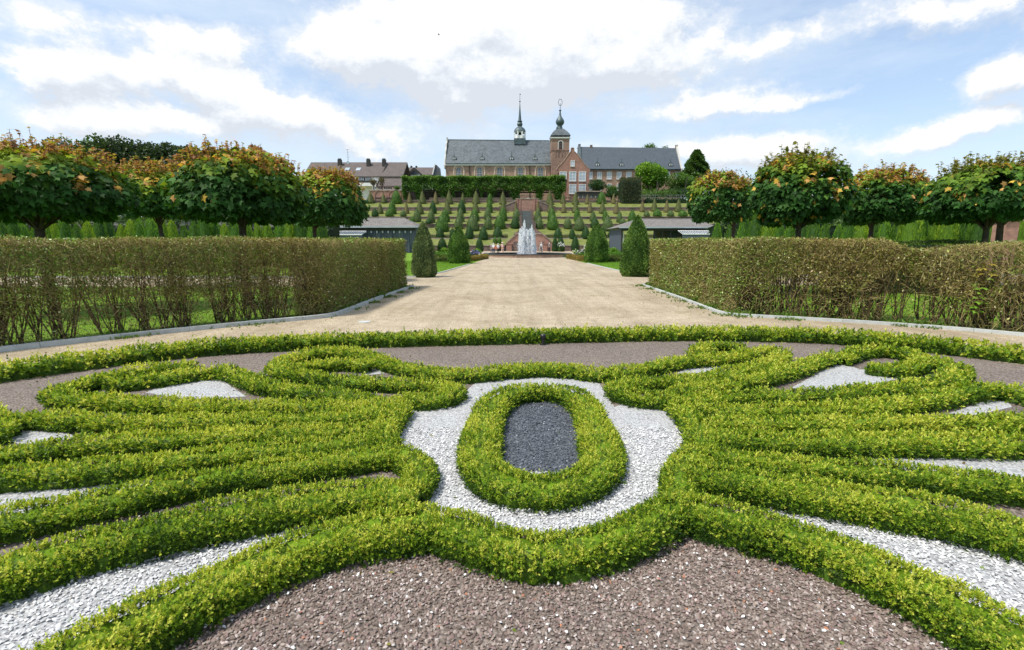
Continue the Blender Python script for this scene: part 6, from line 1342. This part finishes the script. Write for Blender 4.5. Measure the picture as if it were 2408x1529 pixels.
PX = lambda zx: 1120.6+.1163*zx
PY = lambda zy: 455.3+.1163*zy
Yg = 70.
person(PX(345), 598, 25.5, 'shirtw', 'jeans', 'white-haired person in white top and dark blue trousers left of the fountain', math.pi*.95, Y=71)
person(PX(438), 598, 24.5, 'shirtw', 'blackc', 'white-haired person in white shirt and black trousers, middle of three', math.pi*1.05, Y=71.6)
person(PX(525), 598, 27, 'shirtp', 'shirtp', 'person in pale pink outfit and sun hat facing away beside two others', math.pi, hat='shirtp', Y=71.2)
person(PX(300), 598, 23, 'grey', 'grey', 'person in pale grey half hidden behind the leftmost white-haired one', math.pi*.9, Y=73)
person(PX(1310), 590, 21.5, 'shirtw', 'grey', 'person in white top bending over a wheeled walker behind the fountain', math.pi*1.1, Y=88)
person(PX(1470), 590, 21, 'grey', 'blackc', 'person in dusky top and dark trousers walking at the right of the wing wall', math.pi*1.0, Y=88, walk=.2)
def bag(px, Y, z, lab, name, cat, mat, w_=.34, h=.30):
    a = at(px, 590, Y); r = empty(name, (a.x, Y, z), lab, cat); MB().prism([(-w_/2, 0), (w_/2, 0), (w_*.42, h), (-w_*.42, h)], -.08, .08).build('pouch', M[mat], r)
    mb = MB(); n = 8
    for k in range(n): t0 = math.pi*k/n; t1 = math.pi*(k+1)/n; mb.bar((math.cos(t0)*w_*.32, 0, h+math.sin(t0)*.5), (math.cos(t1)*w_*.32, 0, h+math.sin(t1)*.5), .012, 4)
    mb.build('strap', M[mat], r)
bag(PX(388), 70.9, .80, 'orange-red bag hanging between the two people in white tops', 'shoulder_bag', 'bag', 'orange')
bag(PX(580), 71.0, .62, 'dark bag hanging at the right hand of the person in pink', 'handbag', 'bag', 'blackc')
a = at(PX(1300), 590, 87.3); r = empty('wheeled_walker', (a.x, 87.3, 0), 'dark wheeled walker pushed by the person in white behind the fountain', 'walker')
mb = MB(); [mb.bar((x, y0, 0.1), (x*.9, .25, .95), .02) for x in (-.28, .28) for y0 in (-.3, .3)]; mb.bar((-.26, .25, .95), (.26, .25, .95), .02); mb.build('frame', M['metal'], r)
for x in (-.28, .28):
    for y in (-.3, .3): mb = MB(); mb.lathe([(.0, -.02), (.1, -.02), (.1, .02), (.0, .02)], 0, 0, 12); mb.v = [(x+c, y+a_, .1+b_) for a_, b_, c in mb.v]; mb.build('wheel', M['blackc'], r)
MB().box(-.24, .24, -.12, .2, .5, .56).build('seat', M['blackc'], r)
# ------------------------------------------------------------------ small things
b = G(1277, 812); r = empty('garden_bollard', (b.x, b.y, 0), 'small black garden light standing against the far ring hedge', 'garden light')
h = at(1277, 786, b.y).z; MB().lathe([(.055, 0), (.055, .015), (.028, .02), (.028, h*.66)], 0, 0, 12).build('post', M['black'], r); MB().lathe([(.042, h*.66), (.046, h*.7), (.046, h-.012), (.035, h)], 0, 0, 14).build('lamp_head', M['black'], r)
b = G(857, 758); r = empty('drain_cover', (b.x, b.y, .004), 'round pale drain cover set in the gravel path at left', 'drain cover')
MB().lathe([(.13, 0), (.13, .012), (.11, .014)], 0, 0, 24).build('ring', M['kerb'], r); MB().lathe([(.105, 0), (.105, .010)], 0, 0, 24).build('lid', M['metal'], r)
# bird high in the sky
p = at(1032, 82, 120); r = empty('flying_bird', p, 'tiny dark bird in flight high above the trees', 'bird')
nb = MB(); nb.lathe([(.01, -.25), (.06, -.12), (.07, .05), (.03, .2), (.01, .28)], 0, 0, 8); nb.v = [(c, a_, b_) for a_, b_, c in nb.v]
for s in (-1, 1): i = len(nb.v); nb.v += [(.1, s*.05, .03), (-.1, s*.05, .03), (-.12, s*.3, .14), (-.02, s*.52, .08), (.08, s*.3, .15)]; nb.f.append((i, i+1, i+2, i+3, i+4))
nb.build('body', M['blackc'], r)
# weeds along the kerbs
nb = NB()
def weeds(pts, n, spread, off, hgt=.10):
    q = resample(pts, .3, smooth=0); T, N = frames(q); dist = np.linalg.norm(np.diff(q, axis=0), axis=1); i = rng.integers(0, len(q)-1, n); t = rng.uniform(0, 1, n); c = q[i]*(1-t[:, None])+q[i+1]*t[:, None]
    cl_ = vnoise(np.c_[c, c[:, :1]*0], 3.7, 5)+.3*rng.normal(size=n) > .22; c = c[cl_]; i = i[cl_]; m = len(c); o_ = c+N[i]*(off+rng.normal(0, spread, m))[:, None]; rep = 6
    P = np.repeat(np.c_[o_, np.full(m, .005)], rep, 0); D = rdir(m*rep)*.6+np.array([0, 0, .8]); L_ = hgt*rng.uniform(.3, 1.1, m*rep)
    leaves(nb, P, D, L_, L_*.28, np.array((.13, .22, .035))*rng.uniform(.6, 1.4, (m*rep, 1)))
sl = -sgnL; sr = -sgnR
weeds(clx[8:], 1700, .05, sl*.10, .07); weeds(cl[2:], 900, .12, sl*.22, .07); weeds(clx[8:], 1500, .10, -sl*.16, .16); weeds(crx[:-8], 1700, .05, sr*.10, .07); weeds(cr[:5], 900, .14, sr*.25, .07); weeds(crx[:-8], 1500, .10, -sr*.18, .16)
tag(nb.build('weeds', M['leaf']), 'weeds and grass tufts sprouting along the concrete kerbs', kind='stuff')
# lawn blades seen through the hedge stems and beside the path
nb = NB()
def blades(poly, n, h=.05, col=(.16, .30, .03)):
    p = np.array(poly); P = np.c_[rng.uniform(p[:, 0].min(), p[:, 0].max(), n*2), rng.uniform(p[:, 1].min(), p[:, 1].max(), n*2)]; P = P[inpoly(P, poly)][:n]; m = len(P); L_ = h*rng.uniform(.5, 1.3, m)*np.maximum(1, P[:, 1]/14)
    leaves(nb, np.c_[P, np.zeros(m)], rdir(m)*.45+np.array([0, 0, 1]), L_, L_*.22, np.array(col)*rng.uniform(.6, 1.4, (m, 1)))
blades(clx+[(-30, YX0)], 60000); blades(crx[::-1]+[(crx[0][0], YX0), (30, YX0)], 60000)
blades([ll[0], ll[1], ll[2], (ll[2][0], 44), (-12, 44), (-12, ll[0][1])], 22000, .035); blades([lr[2], lr[1], lr[0], (lr[0][0], 44), (14, 44), (14, lr[2][1])], 22000, .035)
tag(nb.build('lawn_blades', M['leaf']), 'short green lawn grass behind the hedges and beside the path', kind='stuff')
# fallen leaves and hedge clippings lying on the gravel
nb = NB(); n = 2600; P = np.c_[rng.uniform(-9, 10, n), rng.uniform(1.1, 24, n)]; P = P[infr(P)]; m = len(P)
leaves(nb, np.c_[P, np.full(m, .02)], rdir(m)*np.array([1, 1, .12])+np.array([0, 0, .05]), rng.uniform(.015, .04, m), .018, np.array([(.20, .13, .04), (.30, .26, .06), (.12, .09, .05), (.16, .24, .03)])[rng.integers(0, 4, m)])
tag(nb.build('fallen_leaves', M['leaf']), 'dry leaves and clippings scattered over the gravel', kind='stuff')
# maple sapling growing through the right hedge
b = G(2290, 776); r = empty('maple_sapling', (b.x, b.y+.1, 0), 'yellow-green maple sapling growing through the right bare hedge', 'sapling')
h = at(2290, 618, b.y).z; tt = np.linspace(0, 1, 6); nb = NB(); tubes(nb, np.c_[.05*np.sin(tt*3), 0*tt-.12*tt, tt*h][None], (.009-.005*tt)[None], (.16, .12, .05), 6); nb.build('stem', M['twig'], r)
nb = NB(); m = 44; k = np.repeat(np.linspace(.3, 1, 11), 4); an = rng.uniform(0, 6.28, m); st = np.c_[.05*np.sin(k*3), -.12*k, k*h]; D = np.c_[np.cos(an), np.sin(an)-.4, -.25+0*an]; C = np.where((k > .85)[:, None], np.array([(.42, .34, .06)]), np.array([(.20, .36, .04)]))*rng.uniform(.7, 1.2, (m, 1))
maple_leaves(nb, st+norm(D)*.07, D, norm(np.array([0, -.4, 1])+rdir(m)*.4), rng.uniform(.08, .15, m), C); nb.build('foliage', M['maple'], r)
# stone pillar glimpsed far right
r = empty('gate_pillar', (0, 0, 0), 'pale pinkish stone pillar glimpsed between trunks at the far right', 'pillar'); a = at(2364, 540, 26); MB().box(a.x-.35, a.x+.35, 25.65, 26.35, 0, at(2364, 520, 26).z).build('shaft', M['pinkbrick'], r); MB().box(a.x-.45, a.x+.45, 25.55, 26.45, at(2364, 520, 26).z+.002, at(2364, 520, 26).z+.12).build('cap', M['coping'], r)
# ------------------------------------------------------------------ put every thing's Empty at its own base
bpy.context.view_layer.update()
for o in list(COL.objects):
    if o.type == 'EMPTY' and o.parent is None and o.location.length < 1e-6 and o.children:
        P_ = [c.matrix_world @ Vector(v) for c in o.children for v in c.bound_box]
        c0 = Vector(((min(p.x for p in P_)+max(p.x for p in P_))/2, (min(p.y for p in P_)+max(p.y for p in P_))/2, min(p.z for p in P_)))
        o.location = c0
        for c in o.children: c.location = c.location-c0
# trim labels to sixteen words
for o in COL.objects:
    if o.get('label') and len(o['label'].split()) > 16: print('LONG', o.name, o['label'])
